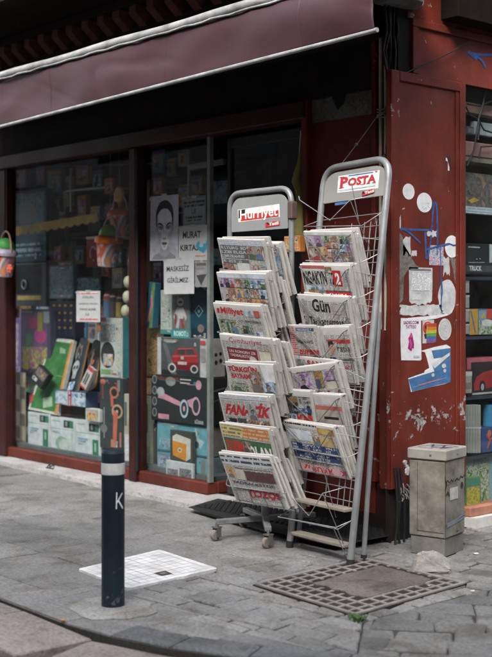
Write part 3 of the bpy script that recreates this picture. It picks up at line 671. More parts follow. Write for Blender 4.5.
# B side panels
pz0,pz1=onX(398,489,BX).z,2.357; py0,py1=YB(391.8),YB(466.2)
mb=MB(); mb.bb(BX-.035,BX-.012,py0,py1,pz0,pz1,RED); part('metal_panel',mb,'red metal corner panel with flaking paint, glued stickers and blue scrawls')
panel=[o for o in shop.children if o.name.startswith('metal_panel')][0]
mb=MB(); fr=.055
mb.bb(BX-.0118,BX,py0,py0+.062,pz0,pz1,REDE,.004); mb.bb(BX-.0118,BX,py1-.045,py1,pz0+.002,pz1,RED,.004); mb.bb(BX-.0118,BX-.001,py0+.063,py1-.046,pz1-.05,pz1,RED,.004)
mb.bb(BX-.0116,BX-.006,py1-.075,py1-.048,pz0,pz1-.052,RED,.002); part('panel_frame',mb)
mb=MB(); uy0=YB(414.5); mb.bb(BX-.05,BX-.022,uy0,7.2,pz1+.002,2.64,RED); mb.bb(BX-.0218,BX-.008,uy0,7.2,2.60,2.64,RED,.003); mb.bb(BX-.0218,BX-.008,uy0,uy0+.045,pz1+.003,2.598,RED,.003); mb.bb(BX-.0218,BX-.010,uy0+.75,uy0+.775,pz1+.003,2.598,RED,.003); part('upper_panel',mb)
mb=MB(); mb.bb(BX-.05,BX-.018,uy0-.03,7.2,2.642,2.95,REDE); part('upper_fascia',mb)
mb=MB(); mb.bb(-4.0,-3.84,4.80,7.3,2.665,2.95,plain('black_eave',(.010,.007,.006),.95,.4,6,spec=.05),.004); part('eave',mb)  # eave block coloured near-black all over
mb=MB(); mb.bb(-10.6,-3.72,3.80,4.60,3.121,3.20,WOOD,.01); part('eave',mb)  # eave depth shaped to throw the front below into shade
mb=MB(); mb.bb(-10.6,-3.70,3.95,9,3.202,6.4,WOOD); part('upper_storey',mb)
mb=MB(); mb.box((BX-.02,YB(400),2.74),(.14,.30,.12),plain('grey_bundle',(.10,.095,.085),.9,.5,12,.5),None,.03); part('cable_box',mb)
# B shop window
mb=MB(); mb.bb(-4.6,-3.90,5.02,7.2,.0,.055,plain('white_threshold',(.52,.50,.48),.6)); mb.bb(-4.6,-3.935,5.02,7.2,.056,.105,plain('terracotta_tile',(.34,.15,.10),.6,.3),.004); part('side_sill',mb)
mb=MB(); mb.bb(BX-.045,BX-.040,py1+.002,7.2,.106,pz1,GLASS); part('window_pane',mb)
mb=MB(); mb.bb(BX-.07,BX-.02,7.2,7.3,0,2.66,RED); mb.bb(-4.66,-4.06,7.2,7.3,0,2.66,DARK); part('post',mb)
mb=MB(); mb.bb(BX-.06,BX-.036,py0+.02,py1,0,pz0-.002,WOOD); part('plinth',mb)
# cables in front of the plinth
mb=MB(); 
for k in range(3):
    p=onX(396+3*k,480,BX+.012); a=onX(395+4.5*k,551,BX+.03)
    mb.tube([p+V((-.01,0,.06)),p,p.lerp(a,.35)+V((.012,R.uniform(-.01,.01),0)),p.lerp(a,.7)+V((.0,R.uniform(-.015,.015),0)),V((a.x,a.y,.005))],.0065,BLK,7)
tag(mb.build('cable_bundle'),'black cables dropping from the red metal panel to the ground by the utility box','cables')
mb=MB(); p=onX(405,466,BX+.012)
for i in range(5): 
    c=p+V((R.uniform(0,.015),R.uniform(-.02,.02),R.uniform(-.045,.045))); s=R.uniform(.009,.018)
    mb.prism([c+V((0,math.cos(a)*s*R.uniform(.6,1.2),math.sin(a)*s*R.uniform(.6,1.3))) for a in (0,1,2,3,4,5.2)],(.010,0,0),ink((.42,.42,.42),.9))
tag(mb.build('torn_paper'),'crumpled white paper wad caught beside the utility box on the red panel','paper')
mb=MB(); p=onX(403,488,BX+.012)
for i in range(16):
    c=p+V((R.uniform(0,.02),R.uniform(-.035,.03),R.uniform(-.05,.03))); d=V((R.uniform(0,.02),R.uniform(-.02,.02),R.uniform(-.05,-.02)))
    mb.tube([c,c+d*.5+V((.006,0,0)),c+d],.0035,ink((.2,.185,.175),.9),5)
tag(mb.build('frayed_wires'),'frayed grey wire ends hanging under the red panel by the utility box','wires')
tp=MB(); a=tiep; e=onY(341.5,164,4.24); tp.tube([a,a.lerp(e,.5)+V((0,0,-.004)),e],.0022,RO,5); kp_=a.lerp(e,.62); tp.tube([kp_+V((-.008,0,-.008)),kp_+V((.004,-.004,.006)),kp_+V((.012,0,-.004))],.005,RO,6)
for i in range(5):
    z=a.z+(i-2)*.011; tp.tube([V((XA(377.5,4.49),4.487,z+R.uniform(-.008,.008))),V((XA(382,4.47),4.478,z+R.uniform(-.01,.01))),V((XA(387.5,4.49),4.487,z+R.uniform(-.012,.012)))],.0045,RO,6)
tag(tp.build('rope'),'grey rope knotted round the painted corner pipes and tied to the tall rack','rope')
# ---------------------------------------------------------------- awning
MAR=plain('maroon_awning_vinyl',(.056,.0235,.030),.45,.16,3,.10,spec=.45,bscale=120)
BAR=plain('dirty_white_tube',(.29,.29,.285),.5,.5,9,.15)
aw=thing('awning','folded maroon vinyl awning with white front bar and hem rod above the shop windows','awning',(-5.7,4.15,2.35))
AY=3.80; xl,xr_=-7.9,-3.495; ZB=2.624
def hemz(x): return 2.327+(x+6.757)*(2.382-2.327)/3.262
mb=MB(); nx,nz=260,16; vs=[]
for j in range(nz+1):
    for i in range(nx+1):
        u=i/nx; v=j/nz; x=xl+(xr_-xl)*u; z=ZB+(hemz(x)-ZB)*v
        k=math.sin(math.pi*min(1,v*1.02))
        d=.030*noise.noise(V((x*1.2+z*1.6,1.3,z*1.2)))*(.3+k)+.012*noise.noise(V((x*2.6-z*3.2,4.1,z*2.6)))*k+.0012*noise.noise(V((x*7+z*9,7,z*6)))*(.4+k)
        crease=abs(noise.noise(V((x*1.9+z*3.5,9.,z*1.2)))); d+=.012*max(0,.10-crease)/.10*k*max(0,noise.noise(V((x*.8,3,5)))+.25)
        vs.append(V((x,AY+d-.028*v*(1-v),z)))
fs=[(j*(nx+1)+i,j*(nx+1)+i+1,(j+1)*(nx+1)+i+1,(j+1)*(nx+1)+i) for j in range(nz) for i in range(nx)]
mb.add(vs,fs,MAR,smooth=True); o=mb.build('valance',aw)
for sx_ in(-7.3,-6.15,-5.0,-3.95):
    i=int((sx_-xl)/(xr_-xl)*nx); ms=MB(); ms.tube([vs[j*(nx+1)+i]+V((0,-.0012,0)) for j in range(nz+1)],.0026,MAR,5); ms.build('seam',aw)
sm=[q for q in aw.children if q.name.startswith('valance')][0].modifiers.new('thickness','SOLIDIFY'); sm.thickness=.002
mb=MB(); mb.tube([(xl+(xr_-xl)*i/20,AY+.004,ZB+.027+.004*math.sin(i*1.3)) for i in range(21)],.025,BAR,16)
mb.tube([(xl+(xr_-xl)*i/60,AY-.014+.003*math.sin(i*2.2),ZB+.002+.003*math.sin(i*1.7)) for i in range(61)],.006,BAR,6); mb.build('front_bar',aw)
mb=MB(); mb.tube([(xl+(xr_+.012-xl)*i/12,AY,hemz(xl+(xr_-xl)*i/12)) for i in range(13)],.0105,BAR,10); mb.build('hem_rod',aw)
mb=MB(); mb.add([(xl,AY+.03,ZB+.035),(xr_,AY+.03,ZB+.035),(xr_,4.50,2.78),(xl,4.50,2.78)],[(0,1,2,3)],MAR); o=mb.build('canopy',aw); sm=o.modifiers.new('thickness','SOLIDIFY'); sm.thickness=.003
mb=MB(); mb.bb(xl,-4.05,4.36,4.51,2.55,2.80,WOOD,.02); mb.build('housing',aw)
for x in(-7.3,-4.6):
    mb=MB(); mb.tube([(x,4.42,2.57),(x+.3,4.1,2.60),(x,AY+.02,ZB)],.016,BAR,8); mb.build('arm',aw)
# graffiti: blue scrawl and arrow sprayed on the panels
BLU=plain('blue_spray',(.035,.09,.27),.6,.55,30,spec=.2)
mb=MB()
def Fp(X):
    return lambda u,v,o=0: (lambda p:V((X+o,p.y,p.z)))(onX(u,v,X))
def FX(X,px0,py0,px1,py1):
    a=onX(px0,py0,X); b=onX(px1,py1,X); w=b.y-a.y; h=a.z-b.z
    def F(u,v,o=0): return V((X+o,a.y+w*u,a.z-h*v))
    F.w=w;F.h=h;F.n=V((1,0,0)); F.uv=lambda px,py:((onX(px,py,X).y-a.y)/w,(a.z-onX(px,py,X).z)/h)
    return F
Fq=FX(BX-.0118,400,180,460,330)
def stroke(pts,lw,c): return ('L',[Fq.uv(*p) for p in pts],lw,c)
def smooth_path(p,k=6):
    o=[]
    for i in range(len(p)-1):
        a,b,c,d=p[max(i-1,0)],p[i],p[i+1],p[min(i+2,len(p)-1)]
        for j in range(k):
            t=j/k; o.append(tuple(.5*((2*b[m])+(-a[m]+c[m])*t+(2*a[m]-5*b[m]+4*c[m]-d[m])*t*t+(-a[m]+3*b[m]-3*c[m]+d[m])*t**3) for m in(0,1)))
    return o+[p[-1]]
def soft(pts,lw):
    o=[]; pts=smooth_path(pts)
    for k in range(3):
        dx,dy=R.uniform(-.5,.5),R.uniform(-.5,.5); j=[(p[0]+dx+R.uniform(-.12,.12),p[1]+dy+R.uniform(-.12,.12)) for p in pts]; o.append(stroke(j,lw*R.uniform(.35,.7),BLU))
    return o
ops=[]
for pts,lw in (([(401,229),(413,229.5),(431,230)],.013),([(401,228),(408,232),(414,237),(420,243)],.011),([(431,231),(433,206),(434,203),(436,206),(437,230),(437,244)],.013),([(437,230),(437,255)],.009),([(425,233),(426,256),(428,256),(431,236)],.012),([(425,250),(440,246),(448,244)],.010),([(440,247),(440.5,275),(441,312)],.008)): ops+=soft(pts,lw*1.15)
mb.print(Fq,Fq.w,Fq.h,ops); o=part('graffiti',mb,'blue spray scrawl',panel)
mb=MB(); Fq=FX(BX-.0218,440,30,520,80)
ops=[]
for pts,lw in (([(468,53),(480,55),(500,55)],.018),([(469,52),(476,58)],.034),([(470,53.5),(481,60),(485,67)],.016)): ops+=soft(pts,lw*1.15)
mb.print(Fq,Fq.w,Fq.h,ops); part('graffiti',mb,'blue sprayed arrow',[o for o in shop.children if o.name.startswith('upper_panel')][0])
mb=MB(); cab=[(400,76),(420,66),(440,58),(455,50),(470,40)]
mb.tube([(lambda p:V((BX-.004,p.y,p.z)))(onX(x,y,BX-.004)) for x,y in cab],.0035,BLK,6); part('cable',mb)
BX2=BX+.0
# ================================================================ STICKERS AND NOTICES ON THE RED PANEL
SX=BX-.0112
STK=plain('white_sticker_paper',(.66,.66,.67),.7,.16,30,.15)
STKD=plain('grimy_sticker_paper',(.50,.50,.50),.8,.35,22,.3)
def blob(F,n=26,j=0.0,cx=.5,cy=.5,rx=.5,ry=.5):
    return [(cx+rx*math.cos(2*math.pi*i/n)*(1+R.uniform(-j,j)),cy+ry*math.sin(2*math.pi*i/n)*(1+R.uniform(-j,j))) for i in range(n)]
def sticker(name,box,label,ops=(),outline=None,m=None,group=None,t=.0008,dx=0):
    F=FX(SX+dx,*box); return sheet(name,F,m or STK,list(ops),label,'sticker' if name!='poster' and name!='notice' else name,group,t,1,None,outline or blob(F))
sticker('round_sticker',(402.8,183,414.6,200),'small blank white round sticker, uppermost on the red panel')
sticker('round_sticker',(417,192,432,213),'white round sticker with faint grey scribble, beside the top of the blue scrawl',
  [('L',[(.62,.55),(.8,.5),(.7,.7),(.85,.75)],.002,(.25,.27,.27)),('L',[(.45,.85),(.6,.75),(.62,.9)],.002,(.25,.27,.27)),('L',[(.3,.8),(.4,.72)],.002,(.3,.3,.3))])
sticker('round_sticker',(445,235,459,258),'white oval sticker crossed by a blue spray line near the panel edge',[('L',[(.02,.42),(.3,.38),(.6,.45),(.95,.40)],.009,BLU)])
sticker('oval_sticker',(438.5,279,456,315),'tall torn white oval sticker right of the grey notice',[('L',[(.18,.02),(.22,.35),(.15,.6)],.008,BLU)],blob(None,24,.05),STKD)
sticker('round_sticker',(438.5,318.5,451.5,340),'grimy white round sticker with grey print beside the rainbow sticker',
  [('E',.5,.5,.40,.42,(.42,.41,.40)),('E',.5,.5,.34,.36,(.50,.49,.47)),('L',[(.35,.3),(.6,.35),(.4,.55),(.65,.65)],.002,(.25,.24,.24))],None,STKD)
ragged=lambda x0,y0,x1,y1,n=9,j=.05:[(x0+(x1-x0)*i/n,y0+R.uniform(-j,j)) for i in range(n+1)]+[(x1+R.uniform(-j,j)*.5,y0+(y1-y0)*i/n) for i in range(1,n)]+[(x1-(x1-x0)*i/n,y1+R.uniform(-j,j)*1.5) for i in range(n+1)]+[(x0+R.uniform(-j,j)*.5,y1-(y1-y0)*i/n) for i in range(1,n)]
sticker('notice',(409,267,432.5,305),'faded white notice with ragged lower edge stuck below the blue scrawl',[('R',.06,.04,.94,.09,(.15,.15,.16)),('R',.1,.14,.9,.62,CARDTXT),('R',.12,.72,.5,.86,lines('faint',.006,(.42,.42,.42),(.58,.58,.57),.4,90,0))],
  [(0,0),(1,.01),(1,.5),(.98,.88),(.9,.95),(.8,.93),(.7,1.0),(.55,.96),(.4,1.03),(.25,.95),(.12,.97),(.02,.9)],STKD)
sticker('torn_strip',(399,304,443,316),'ragged strip of torn white paper across the panel below the faded notice',[],ragged(0.02,.1,.98,.9,14,.08),STKD)
sticker('torn_strip',(408,314,448,320),'thin torn white strip just above the pink figure notice',[],[(0,.6),(.3,.45),(.6,.3),(1,0),(.98,.3),(.7,.75),(.35,1),(.05,.95)],STK,dx=.0005)
sticker('notice',(400.5,318,421.5,360.5),'white tattoo notice with a magenta figure',
  [('T','SADES.COM',.14,.07,.86,.15,(.22,.02,.12),{'b':.03}),('T','TATTOO',.24,.17,.74,.25,(.22,.02,.12),{'b':.03}),('G',[(.42,.74),(.34,.70),(.40,.55),(.36,.48),(.44,.40),(.50,.33),(.56,.40),(.60,.50),(.64,.62),(.62,.72),(.55,.70),(.52,.77)],(.36,.02,.15)),('E',.49,.42,.05,.04,(.5,.1,.25)),('L',[(.44,.5),(.5,.62),(.47,.7)],.002,(.6,.5,.5)),('R',.6,.88,.88,.93,(.4,.4,.42))],
  [(0.02,0),(.98,.02),(1,.97),(.95,1),(.04,.97),(0,.5)],STK,None,.001,.0012)
sticker('scribbled_sticker',(429.5,245,443.5,265.5),'small square sticker crowded with red blue and green marks',
  [('R',.0,.0,1,1,photo('scrawl',[(.5,.5,.5),(.45,.05,.08),(.6,.6,.58),(.05,.08,.3),(.55,.55,.52),(.05,.25,.12)],55))],[(0,0),(1,0),(1,1),(0,1)])
sticker('picture_sticker',(422.5,320,434,343),'small sticker with red and black round design, left behind the rainbow bars',[('R',.0,.0,1,1,ink((.5,.48,.44))),('E',.45,.35,.42,.28,(.45,.05,.03)),('E',.35,.30,.14,.1,(.02,.02,.02)),('E',.62,.32,.12,.08,(.6,.35,.05)),('G',[(.1,.6),(.8,.6),(.7,.85),(.2,.8)],(.03,.03,.03))],[(0,0),(1,.02),(.96,.9),(.1,1)],STK,None,.0006)
F=FX(SX+.0012,426,322,439,343)
sticker('rainbow_sticker',(426,323,436.5,342.5),'small sticker with rainbow colour bars',[('R',.1,.02,1,.2,(.42,.06,.04)),('R',.08,.2,1,.36,(.5,.2,.03)),('R',.06,.36,.99,.52,(.5,.42,.05)),('R',.04,.52,.97,.68,(.1,.28,.07)),('R',.02,.68,.95,.84,(.06,.12,.3)),('R',.0,.84,.93,.98,(.2,.08,.28))],[(.1,0),(1,.05),(.92,1),(0,.95)],STK,None,.0006,.0012)
sticker('poster',(407.5,346,450.5,389),'blue poster with its upper left corner torn away',
  [('G',[(.55,.12),(1,.08),(1,.50),(.62,.60),(.56,.42),(.80,.28),(.60,.30)],plain('poster_blue',(.06,.16,.32),.5,.3,25)),('G',[(.02,.72),(.45,.62),(1,.50),(1,.84),(.10,.99)],plain('poster_blue_low',(.05,.14,.30),.5,.35,25)),('G',[(.55,.42),(.98,.18),(.98,.24),(.62,.52)],(.55,.56,.56)),('E',.84,.47,.05,.05,(.55,.56,.56)),('E',.58,.66,.035,.04,(.5,.5,.5)),('E',.86,.58,.035,.04,(.5,.5,.5)),('L',[(.25,.86),(.74,.76)],.006,(.42,.12,.18)),('L',[(.12,.90),(.9,.74)],.0015,(.3,.4,.5))],
  [(.02,.70),(.30,.62),(.38,.60),(.40,.55),(.5,.5),(.45,.3),(.40,.15),(.30,.12),(.6,.05),(.9,0),(1,.06),(1,.84),(.85,.88),(.5,.93),(.08,1)],STK,None,.001)
sticker('torn_scrap',(446,152,453,172),'torn white corner scrap with dark tape high on the panel',[('G',[(.1,.25),(.5,.15),(.95,.8),(.6,.95)],ink((.06,.02,.015)))],[(0,.3),(.5,.3),(.5,.95),(.3,.95),(.28,.5),(0,.45)],STK)
for b,l in (((427,230,437,237),'crumpled cream paper scrap over the blue scrawl'),((402.5,237,411,255),'white torn scrap at the left edge beneath the blue scrawl'),((411.5,250,417,256.5),'tiny square cream scrap left of the faded notice'),((443,256,450,275),'ragged white scrap beneath the crossed oval sticker'),((397.5,215,401,229),'narrow white chip at the left edge level with the blue scrawl')):
    sticker('paper_scrap',b,l,[],ragged(.05,.05,.95,.95,5,.12),STKD,None,.0015)
mb=MB(); F=FX(BX-.0118,394,228,460,320)
def gp(pts): return [F.uv(*p) for p in pts]
mb.print(F,F.w,F.h,[('G',gp([(399,232),(402.5,236),(403,243),(409,253),(415,264),(419,267),(417,270),(408,270),(404,276),(403,300),(399,304)]),GREYC)]); part('bare_patch',mb,'tall grey patch where the paint has gone',panel)
mb=MB(); mb.print(F,F.w,F.h,[('G',gp([(450,258),(459,259),(459,280),(455,284),(453,270)]),GREYC)]); part('bare_patch',mb,'small grey patch where the paint has gone',panel)

# ================================================================ NEWSPAPER RACKS
GALV=plain('grey_painted_tube',(.25,.255,.26),.42,.22,10,.12,metal=.35)
GALV2=plain('scuffed_grey_tube',(.25,.25,.245),.45,.35,12,.2,metal=.3)
WIRE=plain('galvanised_wire',(.36,.36,.36),.4,.25,20,metal=.6)
WIRED=plain('dull_wire',(.16,.155,.15),.5,.3,20,metal=.4)
PLATE=plain('grey_header_board',(.24,.245,.245),.5,.1,6,.1); PLATE2=plain('beige_header_board',(.25,.245,.23),.55,.12,6,.1)
RUB=plain('black_rubber_foot',(.02,.02,.02),.7,.2,20)
SLATW=plain('weathered_slat',(.25,.215,.175),.75,.3,14,.3)
rk1=thing('newspaper_rack','shorter grey newspaper rack on castors with a rounded red and white header sign','newspaper rack',(-4.53,4.06,0))
rk2=thing('newspaper_rack','taller leaning grey newspaper rack with a POSTA header, beside the corner panel','newspaper rack',(-3.98,4.0,0))
rk2['label']='taller leaning grey tube newspaper rack with wooden slats at its bottom, beside the red panel'
def rounded(a,b,c,d,r,n=6):
    """path a-b-c-d with rounded corners at b and c"""
    o=[a]
    for p,q,s in((a,b,c),(b,c,d)):
        u=(p-q).normalized(); w=(s-q).normalized()
        for i in range(n+1):
            t=i/n; o.append(q+u*r*(1-t)**2+w*r*t**2)
    o.append(d); return o
# --- rack one
T1L=V((-4.765,4.05,0)); T1R=V((-4.290,4.05,0)); z1=onY(258,191,4.05).z
mb=MB(); mb.tube(rounded(T1L+UP*.32,T1L+UP*z1,T1R+UP*z1,T1R+UP*.32,.085,8),.0145,GALV,12); mb.build('frame_tube',rk1)
mb=MB(); mb.bb(T1R.x-.012,T1R.x+.022,4.028,4.072,z1-.16,z1-.07,plain('brown_bracket',(.09,.055,.05),.6),.006); mb.build('bracket',rk1)
hz0=onY(258,230.5,4.05).z; hz1=z1-.028
q=[]
for (x,z,sx,sz) in ((T1L.x+.02,hz0,1,1),(T1R.x-.02,hz0,-1,1),(T1R.x-.02,hz1,-1,-1),(T1L.x+.02,hz1,1,-1)):
    r=.07 if sz<0 else .006
    pts=[V((x+sx*r*(1-math.sin(a)),4.043,z+sz*r*(1-math.cos(a)))) for a in [i*math.pi/12 for i in range(7)]]
    if (sx,sz) in((1,1),(-1,-1)): q+=pts[::-1]
    else: q+=pts
mb=MB(); mb.prism(q,(0,.008,0),PLATE); mb.build('header_board',rk1)
F=lambda u,v,o=0: V((T1L.x+.02+(T1R.x-T1L.x-.04)*u,4.043-o,hz1-(hz1-hz0)*v))
w,h=T1R.x-T1L.x-.04,hz1-hz0
RDI=(.46,.035,.03); WHI=(.68,.68,.67); BKI=(.02,.02,.022)
mb=MB(); mb.print(F,w,h,[('G',[(.12,.34),(.86,.28),(.87,.66),(.13,.72)],WHI),('G',[(.135,.36),(.26,.345),(.26,.47),(.17,.48),(.16,.60),(.135,.61)],BKI),('G',[(.18,.49),(.845,.455),(.845,.645),(.18,.69)],RDI),('T','Hürriyet',.165,.365,.83,.735,(.75,.75,.74),{'b':.018,'tilt':.035}),
  ('G',[(.62,.79),(.87,.765),(.87,.895),(.62,.93)],RDI),('G',[(.64,.80),(.70,.795),(.70,.85),(.66,.86)],BKI),('T','Tatil',.68,.80,.85,.89,(.7,.7,.7),{'b':.03,'tilt':.02})],base=.001,step=.0004); mb.build('sign_print',rk1)
c1=V((-4.50,4.06,.098))
mb=MB(); mb.tube([c1,c1+UP*1.0],.019,GALV2,12); mb.build('pole',rk1)
arms=[(V((-4.572,3.80,.085)),1),(V((-4.262,3.868,.085)),1),(V((-4.745,4.14,.085)),1),(V((-4.40,4.32,.085)),1)]
for p,_ in arms:
    d=(p-V((c1.x,c1.y,.085))); L_=d.length; rot=Matrix.Rotation(math.atan2(d.y,d.x),3,'Z'); mb=MB()
    mb.box(V((c1.x,c1.y,.092))+d*.5,(L_,.032,.026),GALV2,rot,.003); mb.build('base_arm',rk1)
    mb=MB(); mb.box((p.x,p.y,.066),(.038,.038,.006),WIRED); mb.box((p.x-.016,p.y,.042),(.005,.028,.048),WIRED); mb.box((p.x+.016,p.y,.042),(.005,.028,.048),WIRED); mb.tube([p+V((0,0,-.02)),p+V((0,0,.005))],.008,WIRED,8); k=mb.build('castor',rk1)
    mb=MB(); mb.lathe((p.x-.011,p.y-.012,.0275),[(0,0),(.022,0),(.0265,.003),(.0265,.019),(.022,.022),(0,.022)],plain('worn_castor_wheel',(.22,.19,.165),.7,.3,30),18,V((1,0,0))); mb.build('wheel',k)
# --- rack two
fl,frr=onZ(289.5,547),onZ(350,566); tl=V((-4.205,4.20,1.868)); tr=V((-3.735,4.165,1.880))
mb=MB(); path=rounded(fl,tl,tr,frr,.10,8); mb.tube(path,.0165,GALV,14); mb.build('frame_tube',rk2)
def leg2(z,s): a,b=(fl,tl) if s<0 else (frr,tr); return a.lerp(b,z/1.874)
for p in(fl,frr):
    mb=MB(); d=(tl-fl).normalized(); mb.tube([V((p.x,p.y,-.001)),V((p.x,p.y,0))+d*.03],.019,RUB,12); mb.build('rubber_foot',rk2)
rf=onZ(363.5,560.5); sb=[(rf,onX(379.5,312,-3.722)),(onZ(298,542),leg2(1.05,-1)+V((.0,.07,0)))]
for a,b in sb:
    mb=MB(); mb.tube([a,b],.012,GALV,10); mb.build('rear_strut',rk2); mb=MB(); mb.tube([V((a.x,a.y,-.001)),a+(b-a).normalized()*.028],.0145,RUB,10); mb.build('rubber_foot',rk2)
mb=MB(); b=sb[0][1]; mb.tube([b+V((0,0,-.01)),leg2(b.z-.01,1)],.006,WIRED,6); mb.build('hinge',rk2)
# header board
def P2(u,z,off=0):
    a,b=leg2(z,-1),leg2(z,1); p=a.lerp(b,u); return p+V((0,-off,0))
hb0=onP(350,200.5,tl,V((0,-1,.13)).normalized()).z; hb1=1.872-.026
def Fh2(u,v,o=0): return P2(.035+.93*u,hb1-(hb1-hb0)*v,.004+o)
mb=MB(); q=[]
for (u0,v0,su,sv) in ((0,1,1,-1),(1,1,-1,-1),(1,0,-1,1),(0,0,1,1)):
    r=(.20,.38) if sv>0 else (.01,.02)
    pts=[Fh2(u0+su*r[0]*(1-math.sin(a)),v0+sv*r[1]*(1-math.cos(a))) for a in [i*math.pi/12 for i in range(7)]]
    q+=(pts[::-1] if (su,sv) in((1,-1),(-1,1)) else pts)
mb.prism(q,(0,.008,0),PLATE2); mb.build('header_board',rk2)
w,h=.43,hb1-hb0
PR=(.42,.04,.05)
def serif(x0,x1,y): return ('R',x0,y,x1,y+.018,PR)
ops=[('G',[(.225,.14),(.90,.165),(.905,.745),(.23,.70)],WHI),('G',[(.40,.17),(.80,.185),(.80,.225),(.40,.21)],(.05,.12,.3)),('G',[(.82,.175),(.87,.178),(.86,.23),(.84,.22)],PR)]
ops+=[('T','P',.27,.20,.40,.56,PR,{'b':.05}),('T','OSTA',.40,.27,.86,.545,PR,{'b':.045})]
ops+=[serif(.255,.345,.545),serif(.255,.33,.19),serif(.615,.685,.53),serif(.715,.775,.53),serif(.80,.865,.53)]
ops+=[('R',.255,.62,.86,.64,(.35,.38,.42)),('G',[(.655,.80),(.855,.74),(.86,.86),(.66,.94)],PR),('T','Tatil',.70,.80,.85,.88,(.7,.7,.7),{'b':.03,'tilt':.03}),('G',[(.665,.79),(.70,.78),(.70,.86),(.67,.87)],BKI)]
mb=MB(); mb.print(Fh2,w,h,ops,base=.001,step=.0004); mb.build('sign_print',rk2)
mb=MB(); a=Fh2(.22,1.01); b=Fh2(.42,1.10); mb.prism([Fh2(.20,1.0,-.003),Fh2(.42,1.0,-.003),Fh2(.40,1.10,-.003),Fh2(.20,1.11,-.003)],(0,.004,0),(ink((.05,.14,.3)))); mb.build('blue_tab',rk2)
mb=MB(); 
for i in range(24):
    z=.28+.058*i; a,b=leg2(z,-1),leg2(z,1); mb.tube([a+V((0,.004,0)),b+V((0,.004,0))],.0022,WIRE,6)
for u in(.08,.5,.7,.79,.88,.95): mb.tube([P2(u,.25,-.007),P2(u,1.58,-.007)],.0022,WIRE,6)
mb.build('back_grid',rk2)

# ---------------------------------------------------------------- newspapers
def paper_frame(TL,TR,BL,Y,yaw,bow=.004,seed=0):
    a=math.radians(yaw); e=V((math.cos(a),-math.sin(a),0)); nv=V((math.sin(a),math.cos(a),0))
    p0=onY(*TL,Y); p1=onP(*TR,p0,nv)
    ux=p1-p0
    # bottom-left: lean so that the lower edge sits further in
    return p0,ux,nv
def mkF(p0,ux,vy,bow,seed,curl=0.0,sag=0.0):
    n=vy.cross(ux).normalized()
    if n.dot(CAM-p0)<0: n=-n
    def F(u,v,off=0):
        d=bow*math.sin(math.pi*min(1,max(0,u)))*(.4+.6*v)+curl*max(0,u-.45)**2*v+sag*v*v*math.sin(2.2*u+.4)+.0025*noise.noise(V((u*2.2,v*2.2,seed*3.1)))+.0010*noise.noise(V((u*7,v*6,seed)))
        return p0+ux*u+vy*v+n*(off+d)
    F.n=n;F.w=ux.length;F.h=vy.length;F.ux=ux;F.vy=vy;F.p0=p0
    return F
def body(mb,F,t,round_top=True,dog=None):
    """one folded newspaper: rounded fold at the top, open page edges at the sides and bottom"""
    w,h=F.w,F.h; r=t/2; nu=10
    prof=[(1-.0,0.0)]+[(1-(1-r/h)*i/8,0) for i in range(1,9)]
    k=6
    for i in range(1,k+1):
        a=math.pi*i/k; prof.append(((r-r*math.sin(a))/h,-(r-r*math.cos(a))))
    prof+=[(r/h+(1-r/h)*i/4,-t) for i in range(1,5)]
    n=len(prof); vs=[];uv=[]
    for j,(v,d) in enumerate(prof):
        for i in range(nu+1): vs.append(F(i/nu,v,d)); uv.append((i/nu*w,-v*h))
    mb.add(vs,[(j*(nu+1)+i,j*(nu+1)+i+1,(j+1)*(nu+1)+i+1,(j+1)*(nu+1)+i) for j in range(n-1) for i in range(nu)],PAPER,uv,smooth=True)
    for s in(0,1):
        # side: strip between front and back of the profile
        a=[];u2=[]
        half=9
        for j in range(5):
            v=prof[8-2*j][0] if False else r/h+(1-r/h)*j/4
            a+=[F(s,v,0),F(s,v,-t)]; u2+=[(0,v*h),(t,v*h)]
        mb.add(a,[(2*j,2*j+1,2*j+3,2*j+2) for j in range(4)],EDGE,u2)
        cap=[F(s,prof[8+i][0],prof[8+i][1]) for i in range(k+1)]
        mb.add(cap,[tuple(range(len(cap)))],EDGE,[(0,0)]*len(cap))
    a=[F(i/nu,1,0) for i in range(nu+1)]+[F(i/nu,1,-t) for i in range(nu+1)]
    mb.add(a,[(i,i+1,nu+2+i,nu+1+i) for i in range(nu)],EDGE,[(0 if i<=nu else t,(i%(nu+1))*.03) for i in range(2*nu+2)])
def page_extra(): pass
NEWSG='newspapers on display in the wire racks'
